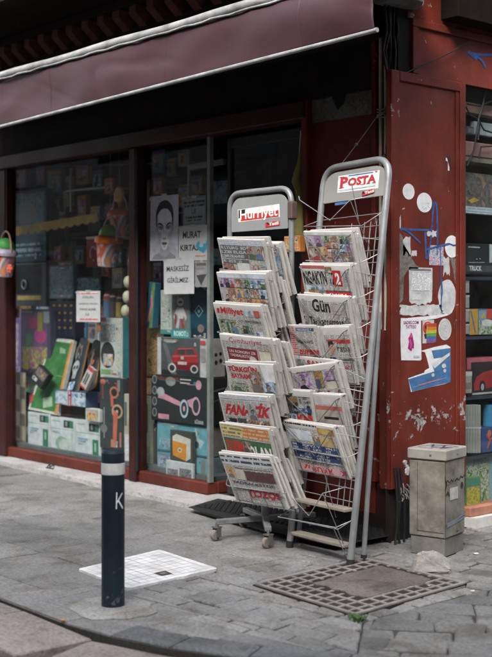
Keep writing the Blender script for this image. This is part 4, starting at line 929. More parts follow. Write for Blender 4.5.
def newspaper(TL,TR,BL,Y,yaw,lean,ops,label,ncopy=3,t=.011,bow=.004,copylabel=None,copygroup=None,slip=.006):
    seed=R.random()*50
    p0,ux,nv=paper_frame(TL,TR,BL,Y,yaw)
    # plane through the top edge, leaning by `lean` degrees (lower edge goes in)
    l=math.radians(lean); dn=(nv*math.sin(l)-UP*math.cos(l)); ud=ux.normalized(); nn=dn.cross(ud).normalized()
    pb=onP(*BL,p0,nn); vy=pb-p0
    F=mkF(p0,ux,vy,bow,seed,R.uniform(-.01,.03),R.uniform(-.004,.008)); mb=MB(); body(mb,F,t); mb.print(F,F.w,F.h,[('R',.03,.12,.97,.97,BODY)]+ops,8,.0008,.00022)
    o=mb.build('newspaper'); tag(o,label,'newspaper',NEWSG)
    un=ux.normalized(); vn=vy.normalized(); dep=t
    for k in range(1,ncopy+1):
        tk=t*R.uniform(.55,1.15); a=math.radians(R.gauss(0,.9)); dv=-F.n*(dep+.0022)+un*(slip*k*R.uniform(.2,1.6))+vn*R.uniform(-.007,.013); dep+=tk+.0022
        mb=MB(); G=mkF(p0+dv,ux*math.cos(a)+vn*ux.length*math.sin(a),vy*math.cos(a)-un*vy.length*math.sin(a),bow,seed+9*k,R.uniform(-.015,.004),R.uniform(-.005,.003)); body(mb,G,tk)
        mb.print(G,G.w,G.h,[('HL',.03,.06,.97,.3,2,INK),('R',.03,.32,.97,.97,BODY)],6,.0006,.0002); tag(mb.build('newspaper'),copylabel,'newspaper',copygroup)
    return F
def tray(F,root,left,right,rail=.62,zig=False,r=.0024,shelf=True,ext=.012):
    """wire pocket that carries one pile: front rail, side wires back to the frame, floor wires"""
    mb=MB(); w=F.w
    a=F(-ext/w,rail,.012); b=F(1+ext*3/w,rail,.012)
    mb.tube([left,left.lerp(a,.9)+V((0,-.01,0)),a,b,b.lerp(right,.15)+V((.004,.0,0)),right],r,WIRE,6)
    for u in (.12,.4,.68,.96):
        if shelf: mb.tube([F(u,rail,.0125),F(u,1.0,.008),F(u,1.03,-.01),F(u,1.035,-.07)],r*.8,WIRED,5)
    if shelf: mb.tube([F(-.03,1.0,.006),F(1.12,1.0,.006)],r*.8,WIRE,5)
    mb.tube([F(1+ext*2/w,.10,.010),F(1+ext*2/w,.10,.010).lerp(right+V((0,0,.06)),.12)+V((.004,0,0)),right+V((0,0,.06))],r*.85,WIRE,6)
    mb.tube([b.lerp(right,.5),F(1+ext*2/w,.10,.010).lerp(right+V((0,0,.06)),.5)],r*.8,WIRED,5)
    if zig:
        mb.tube([F(-.02,.0,-.03),F(.03,.04,.014),F(.5,.62,.015),F(.93,.10,.014),F(1.02,.02,-.02)],r,WIRED,6)
        mb.tube([F(.93,.10,.014),F(1.01,1.0,.006)],r*.9,WIRED,5)
    mb.build('wire_tray',root)
def tubepos(T,z): return V((T.x,T.y,z))
cream=(.5,.47,.38)
def mast(txt,c,x0=.08,x1=.8,y0=.08,y1=.22,b=.03,**k): return ('T',txt,x0,y0,x1,y1,c,dict(b=b,**k))
RED_=(.40,.025,.03); DRED=(.17,.02,.03)
# left rack: eight piles, top to bottom
PL1=[
 ((217,238),(264,239.5),(228,291),'newspaper with two rows of pale headlines on a grey band, topmost on shorter rack',
  [('R',.03,.03,.97,.12,lines('strip',.008,(.3,.32,.36),(.5,.52,.55),.5,70,0)),('HL',.03,.13,.62,.36,3,(.50,.50,.50),(.11,.115,.12)),('PIC',.62,.13,.97,.36,'people'),('HL',.04,.38,.62,.45,1,(.50,.50,.50),(.11,.115,.12)),('PIC',.03,.46,.30,.64,'people'),('R',.36,.44,.62,.60,(.5,.49,.47)),('PIC',.68,.46,.82,.64,'people'),('PIC',.84,.44,.97,.64,'grey'),('R',.03,.66,.97,.96,BODY)]),
 ((216,272),(265.5,273.5),(228,325),'newspaper with a patchwork of small colour photos and a purple corner, second on shorter rack',
  [('R',.03,.03,.97,.10,PH['sky']),('PIC',.03,.11,.34,.27,'purple'),('PIC',.36,.11,.97,.27,'mosaic'),('PIC',.03,.28,.97,.62,'mosaic'),('PIC',.03,.30,.3,.6,'people'),('R',.03,.63,.97,.97,BODY)]),
 ((212.7,302.5),(260,306),(226,353),'newspaper with a red title over green news photos, third on shorter rack',
  [mast('Milliyet',RED_,.14,.62,.07,.24),('G',[(.06,.10),(.12,.10),(.10,.2),(.05,.2)],RED_),('PIC',.66,.08,.82,.22,'blue'),('R',.84,.10,.95,.22,(.4,.1,.08)),('PIC',.04,.30,.46,.62,'green'),('HL',.48,.28,.97,.34,1,INK,None),('PIC',.50,.38,.74,.55,'green'),('PIC',.78,.50,.93,.66,'blue'),('R',.48,.56,.76,.66,BODY),('R',.04,.66,.97,.97,BODY)]),
 ((219,333.5),(270.5,338.5),(231,385),'newspaper with a thin red title above a dark red headline block, fourth on shorter rack',
  [mast('Cumhuriyet',RED_,.18,.82,.05,.17,.0),('R',.10,.24,.70,.62,DRED),('HL',.12,.27,.68,.42,2,(.5,.48,.46),(.19,.02,.028)),('E',.60,.44,.07,.07,(.5,.45,.42)),('HL',.12,.46,.55,.60,2,(.5,.48,.46),(.19,.02,.028)),('PIC',.73,.24,.95,.62,'gold'),('R',.74,.26,.94,.44,cream),('R',.05,.66,.97,.97,BODY)]),
 ((224.6,361.5),(273,364.5),(234,410),'newspaper with a folded white corner and red title, fifth on shorter rack',
  [mast('TÜRKGÜN',RED_,.05,.66,.06,.19,.05),mast('BAYRAM',RED_,.10,.50,.22,.32,.04),('PIC',.50,.16,.72,.62,'people'),('HL',.06,.40,.46,.44,1,INK,None),('PIC',.05,.47,.48,.64,'green'),('PIC',.74,.34,.96,.66,'blue'),('R',.05,.68,.97,.97,BODY),('G',[(.70,.02),(1.0,.02),(1.0,.36),(.78,.34)],(.70,.70,.69)),('G',[(.70,.02),(.735,.02),(.80,.34),(.78,.34)],(.42,.41,.40))]),
 ((218,393),(267,396.5),(230,444),'sports newspaper with a big red slanted title, sixth on shorter rack',
  [('R',.03,.02,.97,.09,lines('strip',.008,(.3,.32,.36),(.5,.52,.55),.5,70,0)),('T','FANATİK',.06,.13,.97,.40,RED_,{'b':.055,'sk':.12}),('PIC',.56,.16,.74,.60,'grey'),('PIC',.05,.44,.50,.66,'grey'),('PIC',.50,.46,.96,.68,'people'),('R',.14,.46,.30,.52,BKI),('R',.04,.70,.97,.97,BODY)]),
 ((219,422),(269,429),(232,474),'newspaper with a yellow and orange top band over a green picture, seventh on shorter rack',
  [('R',.03,.03,.46,.24,lines('yel',.02,(.2,.17,.1),(.55,.46,.20),.6,60,0)),('R',.46,.03,.97,.24,lines('ora',.02,(.5,.40,.25),(.50,.18,.06),.5,60,0)),('R',.03,.27,.97,.68,plain('pitch_green',(.05,.12,.05),.6,.5,20)),('T','DEM',.07,.31,.44,.52,(.45,.03,.03),{'b':.05}),('T','OLAN',.5,.36,.95,.60,(.66,.66,.64),{'b':.05}),('PIC',.42,.30,.56,.55,'people'),('R',.03,.70,.97,.97,BODY)]),
 ((218,452),(269,457),(236.7,500.5),'upside down newspaper with rolled top edge and red foot letters, lowest on shorter rack',
  [('R',.01,.05,.99,.24,lines('rolled',.026,(.06,.065,.08),(.46,.48,.5),.5,60,0)),('PIC',.04,.29,.20,.50,'warm'),('HL',.22,.27,.97,.30,1,INK,None),('R',.22,.31,.40,.52,cream),('R',.42,.33,.96,.52,plain('maroon_photo',(.10,.04,.045),.6,.5,40)),('HL',.05,.55,.97,.62,1,INK,None),('R',.05,.64,.97,.70,BODY),('R',.04,.72,.36,.95,BODY),('T','SÖZCÜ',.38,.70,.95,.86,RED_,{'b':.04,'flip':1}),('R',.38,.89,.97,.96,BODY)]),
]
names1=['topmost','second','third','fourth','fifth','sixth','seventh','lowest']
for i,(a,b,c,lab,ops) in enumerate(PL1):
    Fp_=newspaper(a,b,c,3.865-.012*i*.3,7,17,ops,lab,2,.0115,.004,'folded copy piled behind the front newspaper, %s pile of the shorter rack'%names1[i],'copies in the %s pile of the shorter rack'%names1[i],.007)
    z=Fp_(0,.62).z
    tray(Fp_,rk1,tubepos(T1L,z+.03),tubepos(T1R,z+.035),.58 if i<7 else .68)
    # pile behind, slipped to the right
    j=(a[0]+15,a[1]+2),(b[0]+14.5,b[1]+3.5),(c[0]+16,c[1]-1)
    ops2=[('HL',.03,.03,.97,.22,3,INK,None),('PIC',.03,.24,.97,.6,['blue','people','grey','green','purple','blue','grey','people'][i]),('R',.03,.62,.97,.97,BODY)]
    newspaper(j[0],j[1],j[2],3.965,7,17,ops2,'newspaper in the rear pocket half hidden behind the %s pile of the shorter rack'%names1[i],1,.014,.004,'copy under the rear pocket newspaper at the %s pile of the shorter rack'%names1[i],'rear copies at the %s pile of the shorter rack'%names1[i],.008)
# right rack
def Yf(z): return leg2(z,-1).y-.135
def at2(TL): 
    y=3.95
    for _ in range(4): y=Yf(onY(*TL,y).z)
    return y
PL2=[
 ((303.3,231),(351.5,231),(314,283),'newspaper with a mosaic of colour photos and a purple corner, topmost on taller rack',4,
  [('R',.03,.03,.97,.08,(.5,.5,.5)),('PIC',.03,.09,.38,.28,'purple'),('PIC',.40,.08,.70,.32,'mosaic'),('PIC',.72,.08,.97,.55,'mosaic'),('PIC',.03,.30,.38,.66,'people'),('PIC',.40,.34,.72,.66,'mosaic'),('PIC',.30,.30,.46,.44,'warm'),('R',.03,.68,.97,.97,BODY)]),
 ((299.6,264),(350,265),(310,318),'newspaper with big black letters, a red box and a red strip, second on taller rack',3,
  [('R',.03,.02,.5,.07,(.42,.1,.1)),('T','NGAKYN 12',.04,.12,.66,.36,BKI,{'b':.03}),('R',.64,.10,.80,.38,(.44,.03,.035)),('T','2',.68,.14,.77,.35,WHI,{'b':.05}),('PIC',.50,.04,.64,.14,'gold'),('PIC',.06,.38,.40,.62,'blue'),('PIC',.10,.46,.36,.56,'gold'),('R',.45,.48,.96,.68,(.44,.03,.035)),('T','Tarihi',.52,.51,.88,.64,WHI,{'b':.04,'flip':1}),('R',.42,.38,.96,.46,BODY),('R',.03,.7,.97,.97,BODY)]),
 ((297,294),(348,296.5),(307,347),'newspaper with a bold black title above a plain black headline, third on taller rack',4,
  [('T','Bir',.08,.08,.26,.28,(.32,.33,.35),{'b':0}),('T','Gün',.28,.07,.62,.31,BKI,{'b':.03}),('R',.64,.16,.82,.28,(.35,.32,.3)),('L',[(.05,.33),(.8,.34)],.003,(.45,.05,.04)),('PIC',.06,.40,.16,.58,'grey'),('T','Tarikatcemaat',.18,.40,.84,.56,BKI,{'b':.01}),('PIC',.84,.38,.97,.60,'grey'),('HL',.18,.58,.84,.65,1,INK,None),('R',.04,.68,.97,.97,BODY)]),
 ((288,324.5),(315.5,325),(298,376),'small folded newspaper with a red lower case title, fourth row left, taller rack',2,
  [('R',.03,.04,.20,.62,lines('sider',.010,(.45,.05,.06),(.5,.3,.3),.5,90,0)),('R',.26,.05,.96,.5,BODY),('HL',.26,.06,.9,.12,1,(.50,.52,.55),(.035,.06,.14)),('HL',.22,.28,.96,.36,1,INK,None),('T','evrens',.26,.46,.98,.66,(.42,.03,.03),{'b':.02}),('R',.03,.7,.97,.97,BODY)]),
 ((321,327),(348.5,326.5),(333,383),'narrow newspaper with one man pictured and a red band, fourth row right, taller rack',3,
  [('R',.04,.06,.95,.14,(.5,.49,.46)),('R',.1,.22,.96,.29,(.42,.05,.05)),('R',.06,.26,.46,.62,plain('photo_backdrop',(.36,.33,.30),.6,.3,30)),('G',[(.06,.62),(.14,.50),(.30,.52),(.46,.62)],(.03,.035,.06)),('E',.25,.38,.10,.11,(.42,.24,.17)),('G',[(.13,.38),(.14,.26),(.30,.24),(.37,.31),(.22,.31)],(.03,.025,.02)),('T','ratia',.46,.32,.92,.43,BKI,{'b':.0}),('R',.5,.46,.95,.62,BODY),('HL',.06,.66,.95,.74,1,(.42,.03,.03),None),('R',.04,.77,.97,.97,BODY)]),
 ((289,368),(335.5,362),(301,412),'crooked newspaper with purple photo heads and red script, fifth on taller rack',3,
  [('PIC',.10,.16,.42,.54,'purple'),('HL',.14,.1,.55,.15,1,INK,None),('PIC',.50,.14,.68,.50,'gold'),('PIC',.72,.16,.92,.36,'purple'),('R',.72,.40,.93,.55,cream),('HL',.08,.58,.44,.68,1,INK,None),('T','Sabah',.46,.56,.97,.78,(.44,.03,.03),{'b':.04,'sk':.1}),('R',.06,.80,.97,.97,BODY)]),
 ((282,389.5),(310,391),(293,440),'folded newspaper with red capitals over a dark photo, sixth row left, taller rack',2,
  [('PIC',.05,.12,.95,.46,'grey'),('PIC',.20,.14,.5,.3,'gold'),('HL',.30,.34,.95,.42,1,(.50,.52,.55),(.035,.06,.14)),('T','KAR',.38,.46,.98,.68,(.44,.03,.03),{'b':.06}),('PIC',.05,.46,.36,.68,'blue'),('R',.05,.72,.97,.97,BODY)]),
 ((311.5,393),(340.5,395),(322,446),'narrow newspaper with a pale grey landscape photo, sixth row right, taller rack',3,
  [('R',.05,.05,.95,.20,(.5,.47,.46)),('R',.06,.22,.95,.34,(.42,.12,.1)),('R',.06,.30,.95,.66,plain('pale_landscape',(.36,.33,.28),.6,.35,18)),('R',.3,.42,.8,.47,BKI),('HL',.06,.70,.95,.8,1,(.42,.03,.03),None),('R',.05,.82,.97,.97,BODY)]),
 ((283,419.5),(333.5,427),(298.5,469),'upside down newspaper with blue headline bands and pink foot, lowest on taller rack',4,
  [('R',.03,.03,.66,.12,lines('dots',.03,BKI,NEWS,.55,130,0)),('R',.66,.06,.97,.20,(.42,.2,.07)),('E',.80,.12,.12,.06,(.46,.36,.12)),('R',.04,.16,.52,.36,PH['sky']),('G',[(.45,.22),(.92,.26),(.92,.46),(.45,.40)],(.5,.36,.16)),('PIC',.52,.24,.66,.42,'people'),('HL',.04,.42,.97,.55,2,(.50,.52,.55),(.035,.06,.14)),('R',.04,.55,.97,.585,BODY),('HL',.04,.59,.97,.72,2,(.50,.52,.55),(.035,.06,.14)),('R',.04,.72,.97,.755,BODY),('HL',.04,.76,.97,.82,1,INK,None),('R',.08,.83,.97,.98,(.5,.33,.33)),('T','KORKUSUZ',.14,.85,.97,.965,(.42,.03,.04),{'b':.04,'flip':1})]),
]
names2=['topmost pile','second pile','third pile','left half fourth row','right half fourth row','fifth pile','left half sixth row','right half sixth row','lowest pile']
F2=[]
for i,(a,b,c,lab,nc,ops) in enumerate(PL2):
    small=b[0]-a[0]<35
    Fp_=newspaper(a,b,c,at2(a),4,15,ops,lab,nc-1 if nc>2 else nc,.0115 if not small else .009,.004 if not small else .002,'folded copy behind the front newspaper, %s of the taller rack'%names2[i],'copies in the %s of the taller rack'%names2[i],.006); F2.append(Fp_)
def join(Fa,Fb):
    """one tray frame across two half width piles"""
    ux=Fb.p0+Fb.ux-Fa.p0; return mkF(Fa.p0,ux,Fa.vy,0,1)
LV=[F2[0],F2[1],F2[2],join(F2[3],F2[4]),F2[5],join(F2[6],F2[7]),F2[8]]
for Fp_ in LV:
    z=Fp_(0,.6).z; tray(Fp_,rk2,leg2(z+.02,-1),leg2(z+.03,1),.56,True)
# the extra paper with a red heading peeping out above the fifth pile
newspaper((291,355),(337,360),(303,404),at2((291,355))+.05,4,15,[('PIC',.1,.06,.3,.2,'grey'),('T','SANAT',.34,.06,.9,.19,(.4,.05,.04),{'b':.04}),('R',.05,.24,.97,.97,BODY)],'newspaper with small red heading peeping out above the fifth pile of the taller rack',0,.012,.003)
# empty pockets: top and bottom two
def emptyF(TL,TR,BL):
    Y=at2(TL); p0=onY(*TL,Y); p1=onY(*TR,Y-.02); pb=onY(*BL,Y+.04); return mkF(p0,p1-p0,pb-p0,0,2)
for TL,TR,BL in (((301,202),(354,200),(307,236)),((280,486),(326,494),(292,532)),((279,517),(333,527),(290,560))):
    F=emptyF(TL,TR,BL); z=F(0,.6).z
    if TL[1]>510:
        mb=MB(); a=F(-.02,.0,.0);b=F(1.05,.0,0); mb.tube([leg2(a.z+.02,-1),a,b,leg2(b.z+.03,1)],.0024,WIRE,6); mb.tube([F(1.0,0,0),F(1.04,.9,-.03)],.0022,WIRED,5); mb.build('wire_tray',rk2)
    else:
        mb=MB(); mb.tube([F(-.05,-.16,-.01),F(-.02,-.06,0),F(.5,.55,.0),F(.93,.0,0),F(1.03,.0,-.12)],.0024,WIRE,6)
        mb.tube([leg2(z+.02,-1),F(-.03,.72,0),F(1.06,.72,0),leg2(z+.03,1)],.0024,WIRE,6); mb.tube([F(.93,.0,0),F(1.04,1.2,-.02)],.0022,WIRED,5); mb.tube([F(.75,-.4,-.09),F(.85,.6,-.06)],.0022,WIRED,5); mb.build('wire_tray',rk2)
for a,b in(((296,500),(343,511)),((293,533),(342,547))):
    y=3.93; p=onY(*a,y); q=onY(*b,y-.03); z=(p.z+q.z)/2; p.z=q.z=z; d=(q-p); c=(p+q)/2+V((0,.03,0)); mb=MB(); mb.box(c,(d.length+.03,.062,.016),SLATW,Matrix.Rotation(math.atan2(d.y,d.x),3,'Z'),.003); mb.build('slat',rk2)
# rubber mat at the doorway
mz=.03; q=[onZ(188,507.3,mz),onZ(268,530.5,mz)]; q=[V((p.x,p.y,mz)) for p in q]+[V((q[1].x+.5,q[1].y-.02,mz)),V((q[1].x+.5,4.50,mz)),V((XA(218,4.5),4.50,mz))]
mb=MB(); mb.prism(q,(0,0,-.001),RUB)
xa_,xb_=q[0].x,q[2].x
n=0
k=0
yy=4.23
while yy<4.50:
    xx=xa_+.02+(.022 if k%2 else 0)
    while xx<xb_-.02:
        ymin=q[0].y+(q[1].y-q[0].y)*(xx-q[0].x)/(q[1].x-q[0].x)
        xmin=q[0].x+(q[4].x-q[0].x)*(yy-q[0].y)/(4.50-q[0].y)
        if yy>ymin+.015 and xx>xmin+.02:
            pts=[V((xx+.017*math.cos(t*math.pi/3)+.0,yy+.012*math.sin(t*math.pi/3),mz)) for t in range(6)]
            pin=[V((xx+.010*math.cos(t*math.pi/3)+.0,yy+.006*math.sin(t*math.pi/3),mz)) for t in range(6)]
            vs=[p+UP*.009 for p in pts]+[p+UP*.009 for p in pin]+[p+UP*.001 for p in pin]+pts
            fs=[(t,(t+1)%6,6+(t+1)%6,6+t) for t in range(6)]+[(6+t,6+(t+1)%6,12+(t+1)%6,12+t) for t in range(6)]+[(18+t,18+(t+1)%6,(t+1)%6,t) for t in range(6)]
            mb.add(vs,fs,RUB)
        xx+=.044
    yy+=.024; k+=1
tag(mb.build('door_mat'),'black honeycomb rubber mat at the dark doorway behind the racks','door mat')
# utility box
Fc=V((-3.552,4.342,0)); rd_=V((-.048,.208,0)).normalized(); ld=V((-rd_.y,rd_.x,0)); BW,BD,BH=.19,.215,.50
ub=thing('utility_box','weathered grey beige utility box with a capped lid and black scrawls, before the red panel','utility cabinet',Fc+ld*BW/2+rd_*BD/2)
BEI=plain('weathered_beige_metal',(.19,.175,.145),.65,.55,9,.5,bscale=40); BEI2=plain('pale_lid_metal',(.29,.275,.245),.6,.28,9,.3)
rot=Matrix((ld,rd_,UP)).transposed()
def ubox(l0,l1,r0,r1,z0,z1,m,bev=.003):
    mb=MB(); c=Fc+ld*(l0+l1)/2+rd_*(r0+r1)/2+UP*(z0+z1)/2; mb.box(c,(l1-l0,r1-r0,z1-z0),m,rot,bev); return mb
ubox(.006,BW-.006,.006,BD-.006,0,.085,plain('concrete_foot',(.15,.145,.13),.85,.35,12,.5)).build('base',ub)
bd=ubox(0,BW,0,BD,.087,.45,BEI,.006).build('body',ub)
ubox(-.007,BW+.007,-.007,BD+.007,.452,.505,BEI2,.006).build('lid',ub)
mb=MB(); Fl=lambda u,v,o=0: Fc+ld*(BW*(1-u))-rd_*o+UP*(.45-.36*v)
Fr=lambda u,v,o=0: Fc+rd_*(BD*u)-ld*o+UP*(.45-.36*v)
mb.print(Fl,BW,.36,[('R',.235,.02,.25,.94,(.06,.055,.05)),('R',.24,.93,.98,.94,(.05,.045,.04))]); mb.build('door_seam',ub)
mb=MB(); mb.print(Fr,BD,.36,[('R',.0,.0,.025,.98,(.05,.05,.06)),('L',[(.05,.29),(.12,.25),(.2,.28)],.006,BKI),('L',[(.24,.29),(.3,.25),(.38,.29),(.42,.25)],.006,BKI),('L',[(.48,.285),(.58,.255),(.66,.28)],.007,BKI),('L',[(.7,.28),(.78,.235),(.86,.265),(.97,.23)],.006,BKI),('L',[(.1,.315),(.4,.29)],.003,(.1,.1,.1)),('L',[(.2,.17),(.35,.10),(.45,.2)],.003,(.12,.12,.12)),('L',[(.3,.2),(.5,.12)],.003,(.12,.12,.12)),('R',.22,.36,.62,.52,(.45,.44,.42)),('L',[(.3,.46),(.36,.41),(.42,.47),(.5,.40),(.56,.46)],.003,(.3,.3,.3)),('E',.82,.36,.06,.045,BKI),('L',[(.05,.44),(.12,.40),(.18,.45)],.008,BKI),('L',[(-.02,.20),(.06,.30),(-.01,.36)],.009,BKI),('L',[(.55,.90),(.56,.96),(.66,.95)],.004,BKI),('L',[(.1,.82),(.5,.80),(.98,.74)],.013,plain('faint_blue_spray',(.17,.19,.22),.6)),('L',[(.1,.85),(.5,.83),(.98,.79)],.010,plain('faint_blue_spray',(.17,.19,.22),.6))]); mb.build('scrawl',ub)
mb=MB()
for u in(.5,): 
    for Fq,uu in((Fl,.62),(Fr,.55)): 
        p=Fq(uu,-.075,.0075); mb.lathe(p,[(0,.003),(.004,.003),(.006,0)],WIRED,10,(-rd_ if Fq is Fl else -ld))
mb.build('screw',ub)
mb=MB(); Ft=lambda u,v,o=0: Fc+ld*(BW*(1-u))+rd_*(BD*(1-v))+UP*(.5052+o)
PUR=ink((.06,.035,.09),.5)
mb.print(Ft,BW,BD,[('L',[(.1,.7),(.3,.3),(.4,.6),(.6,.25),(.7,.6)],.010,PUR),('L',[(.2,.25),(.8,.2),(.95,.3)],.008,PUR),('L',[(.5,.75),(.9,.5),(.75,.8)],.010,PUR),('L',[(.2,.85),(.6,.88)],.006,PUR)]); mb.build('scrawl',ub)
K=(.022,.022,.026)
# ================================================================ GOODS IN THE WINDOWS
def frontY(x0,y0,x1,y1,Y):
    a=onY(x0,0,Y).x; b=onY(x1,0,Y).x; xc=(x0+x1)/2; zt=onY(xc,y0,Y).z; zb=onY(xc,y1,Y).z
    F=lambda u,v,o=0: V((a+(b-a)*u,Y-o,zt-(zt-zb)*v)); F.w=b-a; F.h=zt-zb; F.n=V((0,-1,0)); F.box=(a,b,zb,zt); return F
def wbox(name,px,Y,dep,c,ops,label,cat='box',side=None,sideops=None,group=None,bev=.002):
    F=frontY(*px,Y); a,b,zb,zt=F.box; mb=MB(); m=c if not isinstance(c,tuple) else ink(c)
    mb.bb(a,b,Y,Y+dep,zb,zt,m,bev); mb.print(F,F.w,F.h,ops,1,.001,.0004)
    if side or sideops:
        G=lambda u,v,o=0: V((b+o,Y+dep*u,zt-(zt-zb)*v)); mb.print(G,dep,F.h,([('R',.02,.02,.98,.98,side)] if side else [])+(sideops or []),1,.001,.0004)
    if name in('toy_box','game_box','craft_box','scooter_box','toy_car_box','robot_box','learning_set_box','playset_box','scooter_pack','toy_pack'): mb.print(F,F.w,F.h,pack_detail(F.w,F.h),1,.0045,.0002)
    o=mb.build(name); tag(o,label,cat,group); return F
def pack_detail(w,h):
    """small print that every toy carton carries: price dot, code bars, lines of small type, age mark"""
    r=R; o=[]
    lt=lambda: r.choice([(.45,.44,.42),(.42,.34,.10),(.40,.08,.06),(.12,.28,.36),(.5,.5,.48)])
    e=.007/w; g=.007/h
    for _ in range(r.randint(2,4)):
        x=r.uniform(.06,.8); y=r.choice([r.uniform(.03,.14),r.uniform(.84,.93)]); o.append(('R',x,y,min(.96,x+r.uniform(.06,.2)),y+min(.04,.008/h),lt()))
    o.append(('HL',.08,.02,r.uniform(.4,.7),.02+min(.09,.022/h),1,lt(),None,.0))
    x=r.uniform(.7,.86); o.append(('R',x,.88,min(.97,x+.02/w),.96,(.5,.5,.49)))
    for q in range(3): o.append(('R',x+.002/w+q*.006/w,.885,x+.005/w+q*.006/w,.945,K))
    c=lt(); cx,cy=r.uniform(.78,.9),r.uniform(.08,.2); o.append(('E',cx,cy,min(.08,e*1.6),min(.08,g*1.6),c)); o.append(('E',cx,cy,min(.06,e),min(.06,g),mul(c,.5)))
    return o
def glass_notice(name,px,ops,label,m=None,tilt=0,Y=4.5545,cat='notice'):
    F=frontY(*px,Y); w,h=F.w,F.h; c,s=math.cos(tilt),math.sin(tilt)
    G0=F; ctr=G0(.5,.5)
    def G(u,v,o=0):
        p=G0(u,v,o); d=p-ctr; return V((ctr.x+d.x*c-d.z*s,p.y,ctr.z+d.x*s+d.z*c))
    G.w=w;G.h=h;G.n=F.n
    tc_=(.36,.36,.33)
    ops=list(ops)+[('G',[(.40,-.03),(.60,-.025),(.59,.05),(.41,.045)],tc_),('G',[(-.03,.02),(.10,-.01),(.11,.04),(-.02,.07)],tc_)]
    return sheet(name,G,m or plain('white_notice_paper',(.42,.43,.435),.75,.12,20,.2),ops,label,cat,None,.0012)
# --- notices taped to the glass
skin=(.46,.45,.46); 
S_=lambda x,y:(x,y)
HRC=(.012,.011,.014)
face=[('R',.0,.0,1,1,(.40,.40,.45)),('G',[(.02,1),(.02,.90),(.2,.7),(.85,.72),(.98,.92),(.98,1)],(.34,.34,.38)),
 ('G',[(.06,.985),(.12,.93),(.36,.87),(.70,.87),(.90,.93),(.95,.985)],(.20,.20,.22)),('G',[(.38,.80),(.68,.80),(.72,.90),(.54,.95),(.34,.90)],(.26,.25,.28)),
 ('E',.52,.305,.315,.235,HRC),('G',[(.205,.33),(.215,.45),(.25,.54),(.29,.56),(.30,.40)],HRC),('G',[(.835,.33),(.83,.44),(.80,.53),(.77,.54),(.75,.40)],HRC),
 ('E',.225,.52,.035,.05,(.30,.29,.31)),('E',.82,.515,.03,.045,(.28,.27,.29)),
 ('G',[(.255,.40),(.275,.30),(.36,.235),(.46,.205),(.54,.20),(.64,.215),(.74,.27),(.79,.36),(.80,.47),(.775,.60),(.72,.71),(.64,.80),(.56,.84),(.50,.84),(.43,.805),(.35,.73),(.285,.61)],(.50,.49,.51)),
 ('G',[(.255,.40),(.285,.31),(.31,.42),(.33,.58),(.39,.72),(.45,.80),(.43,.805),(.35,.73),(.285,.61)],(.30,.29,.315)),('G',[(.80,.47),(.79,.36),(.755,.42),(.745,.55),(.69,.70),(.60,.81),(.64,.80),(.72,.71),(.775,.60)],(.31,.305,.33)),
 ('G',[(.33,.55),(.43,.58),(.44,.66),(.40,.70),(.35,.64)],(.33,.32,.345)),('G',[(.74,.54),(.64,.58),(.63,.66),(.67,.69),(.72,.62)],(.34,.33,.355)),
 ('E',.40,.488,.105,.040,(.24,.235,.25)),('E',.665,.484,.10,.040,(.24,.235,.25)),
 ('G',[(.285,.440),(.34,.415),(.42,.425),(.485,.465),(.48,.485),(.41,.452),(.34,.442),(.29,.455)],HRC),('G',[(.575,.465),(.64,.425),(.72,.412),(.775,.435),(.77,.452),(.71,.437),(.65,.450),(.585,.485)],HRC),
 ('G',[(.315,.498),(.35,.480),(.41,.474),(.455,.492),(.475,.508),(.43,.520),(.37,.520)],(.05,.05,.055)),('G',[(.585,.506),(.61,.488),(.66,.472),(.71,.478),(.745,.494),(.69,.518),(.63,.518)],(.05,.05,.055)),
 ('E',.365,.502,.020,.009,(.48,.48,.5)),('E',.435,.506,.014,.007,(.44,.44,.46)),('E',.635,.504,.016,.008,(.44,.44,.46)),('E',.705,.498,.018,.008,(.48,.48,.5)),
 ('G',[(.49,.47),(.515,.48),(.505,.60),(.47,.645),(.485,.60)],(.24,.235,.25)),('G',[(.56,.47),(.575,.60),(.60,.645),(.56,.60)],(.34,.33,.35)),('E',.53,.645,.055,.020,(.38,.37,.39)),('E',.495,.660,.020,.010,HRC),('E',.565,.660,.020,.010,HRC),('E',.53,.675,.05,.008,(.24,.235,.25)),
 ('G',[(.425,.735),(.485,.715),(.53,.722),(.575,.715),(.64,.735),(.585,.762),(.53,.772),(.475,.762)],(.085,.07,.08)),('L',[(.435,.738),(.50,.735),(.53,.740),(.57,.735),(.63,.738)],.0028,HRC),('E',.53,.755,.04,.007,(.20,.17,.19)),('E',.53,.790,.06,.009,(.28,.27,.29)),
 ('T','art print',.56,.945,.90,.975,(.12,.12,.14),{'b':0})]
glass_notice('poster',(150.3,195.5,178.3,260.5),face,'grey drawing of a woman\'s face with dark hair, taped to the glass',ink((.52,.52,.55)),-.015,cat='poster')
glass_notice('notice',(183,196.5,206,226),[('R',.06,.10,.94,.36,lines('n1',.022,(.04,.045,.05),(.19,.2,.21),.6,90,0)),('T','LE',.38,.42,.58,.58,(.06,.065,.07)),('R',.12,.66,.85,.82,lines('n1',.022,(.04,.045,.05),(.19,.2,.21),.6,90,0)),('L',[(.04,.04),(.96,.04),(.96,.92),(.04,.92),(.04,.04)],.004,(.1,.1,.1))],'small grey notice in a dull sleeve, above the white MURAT sign',ink((.20,.21,.22)),.01)
bl=(.06,.30,.42)
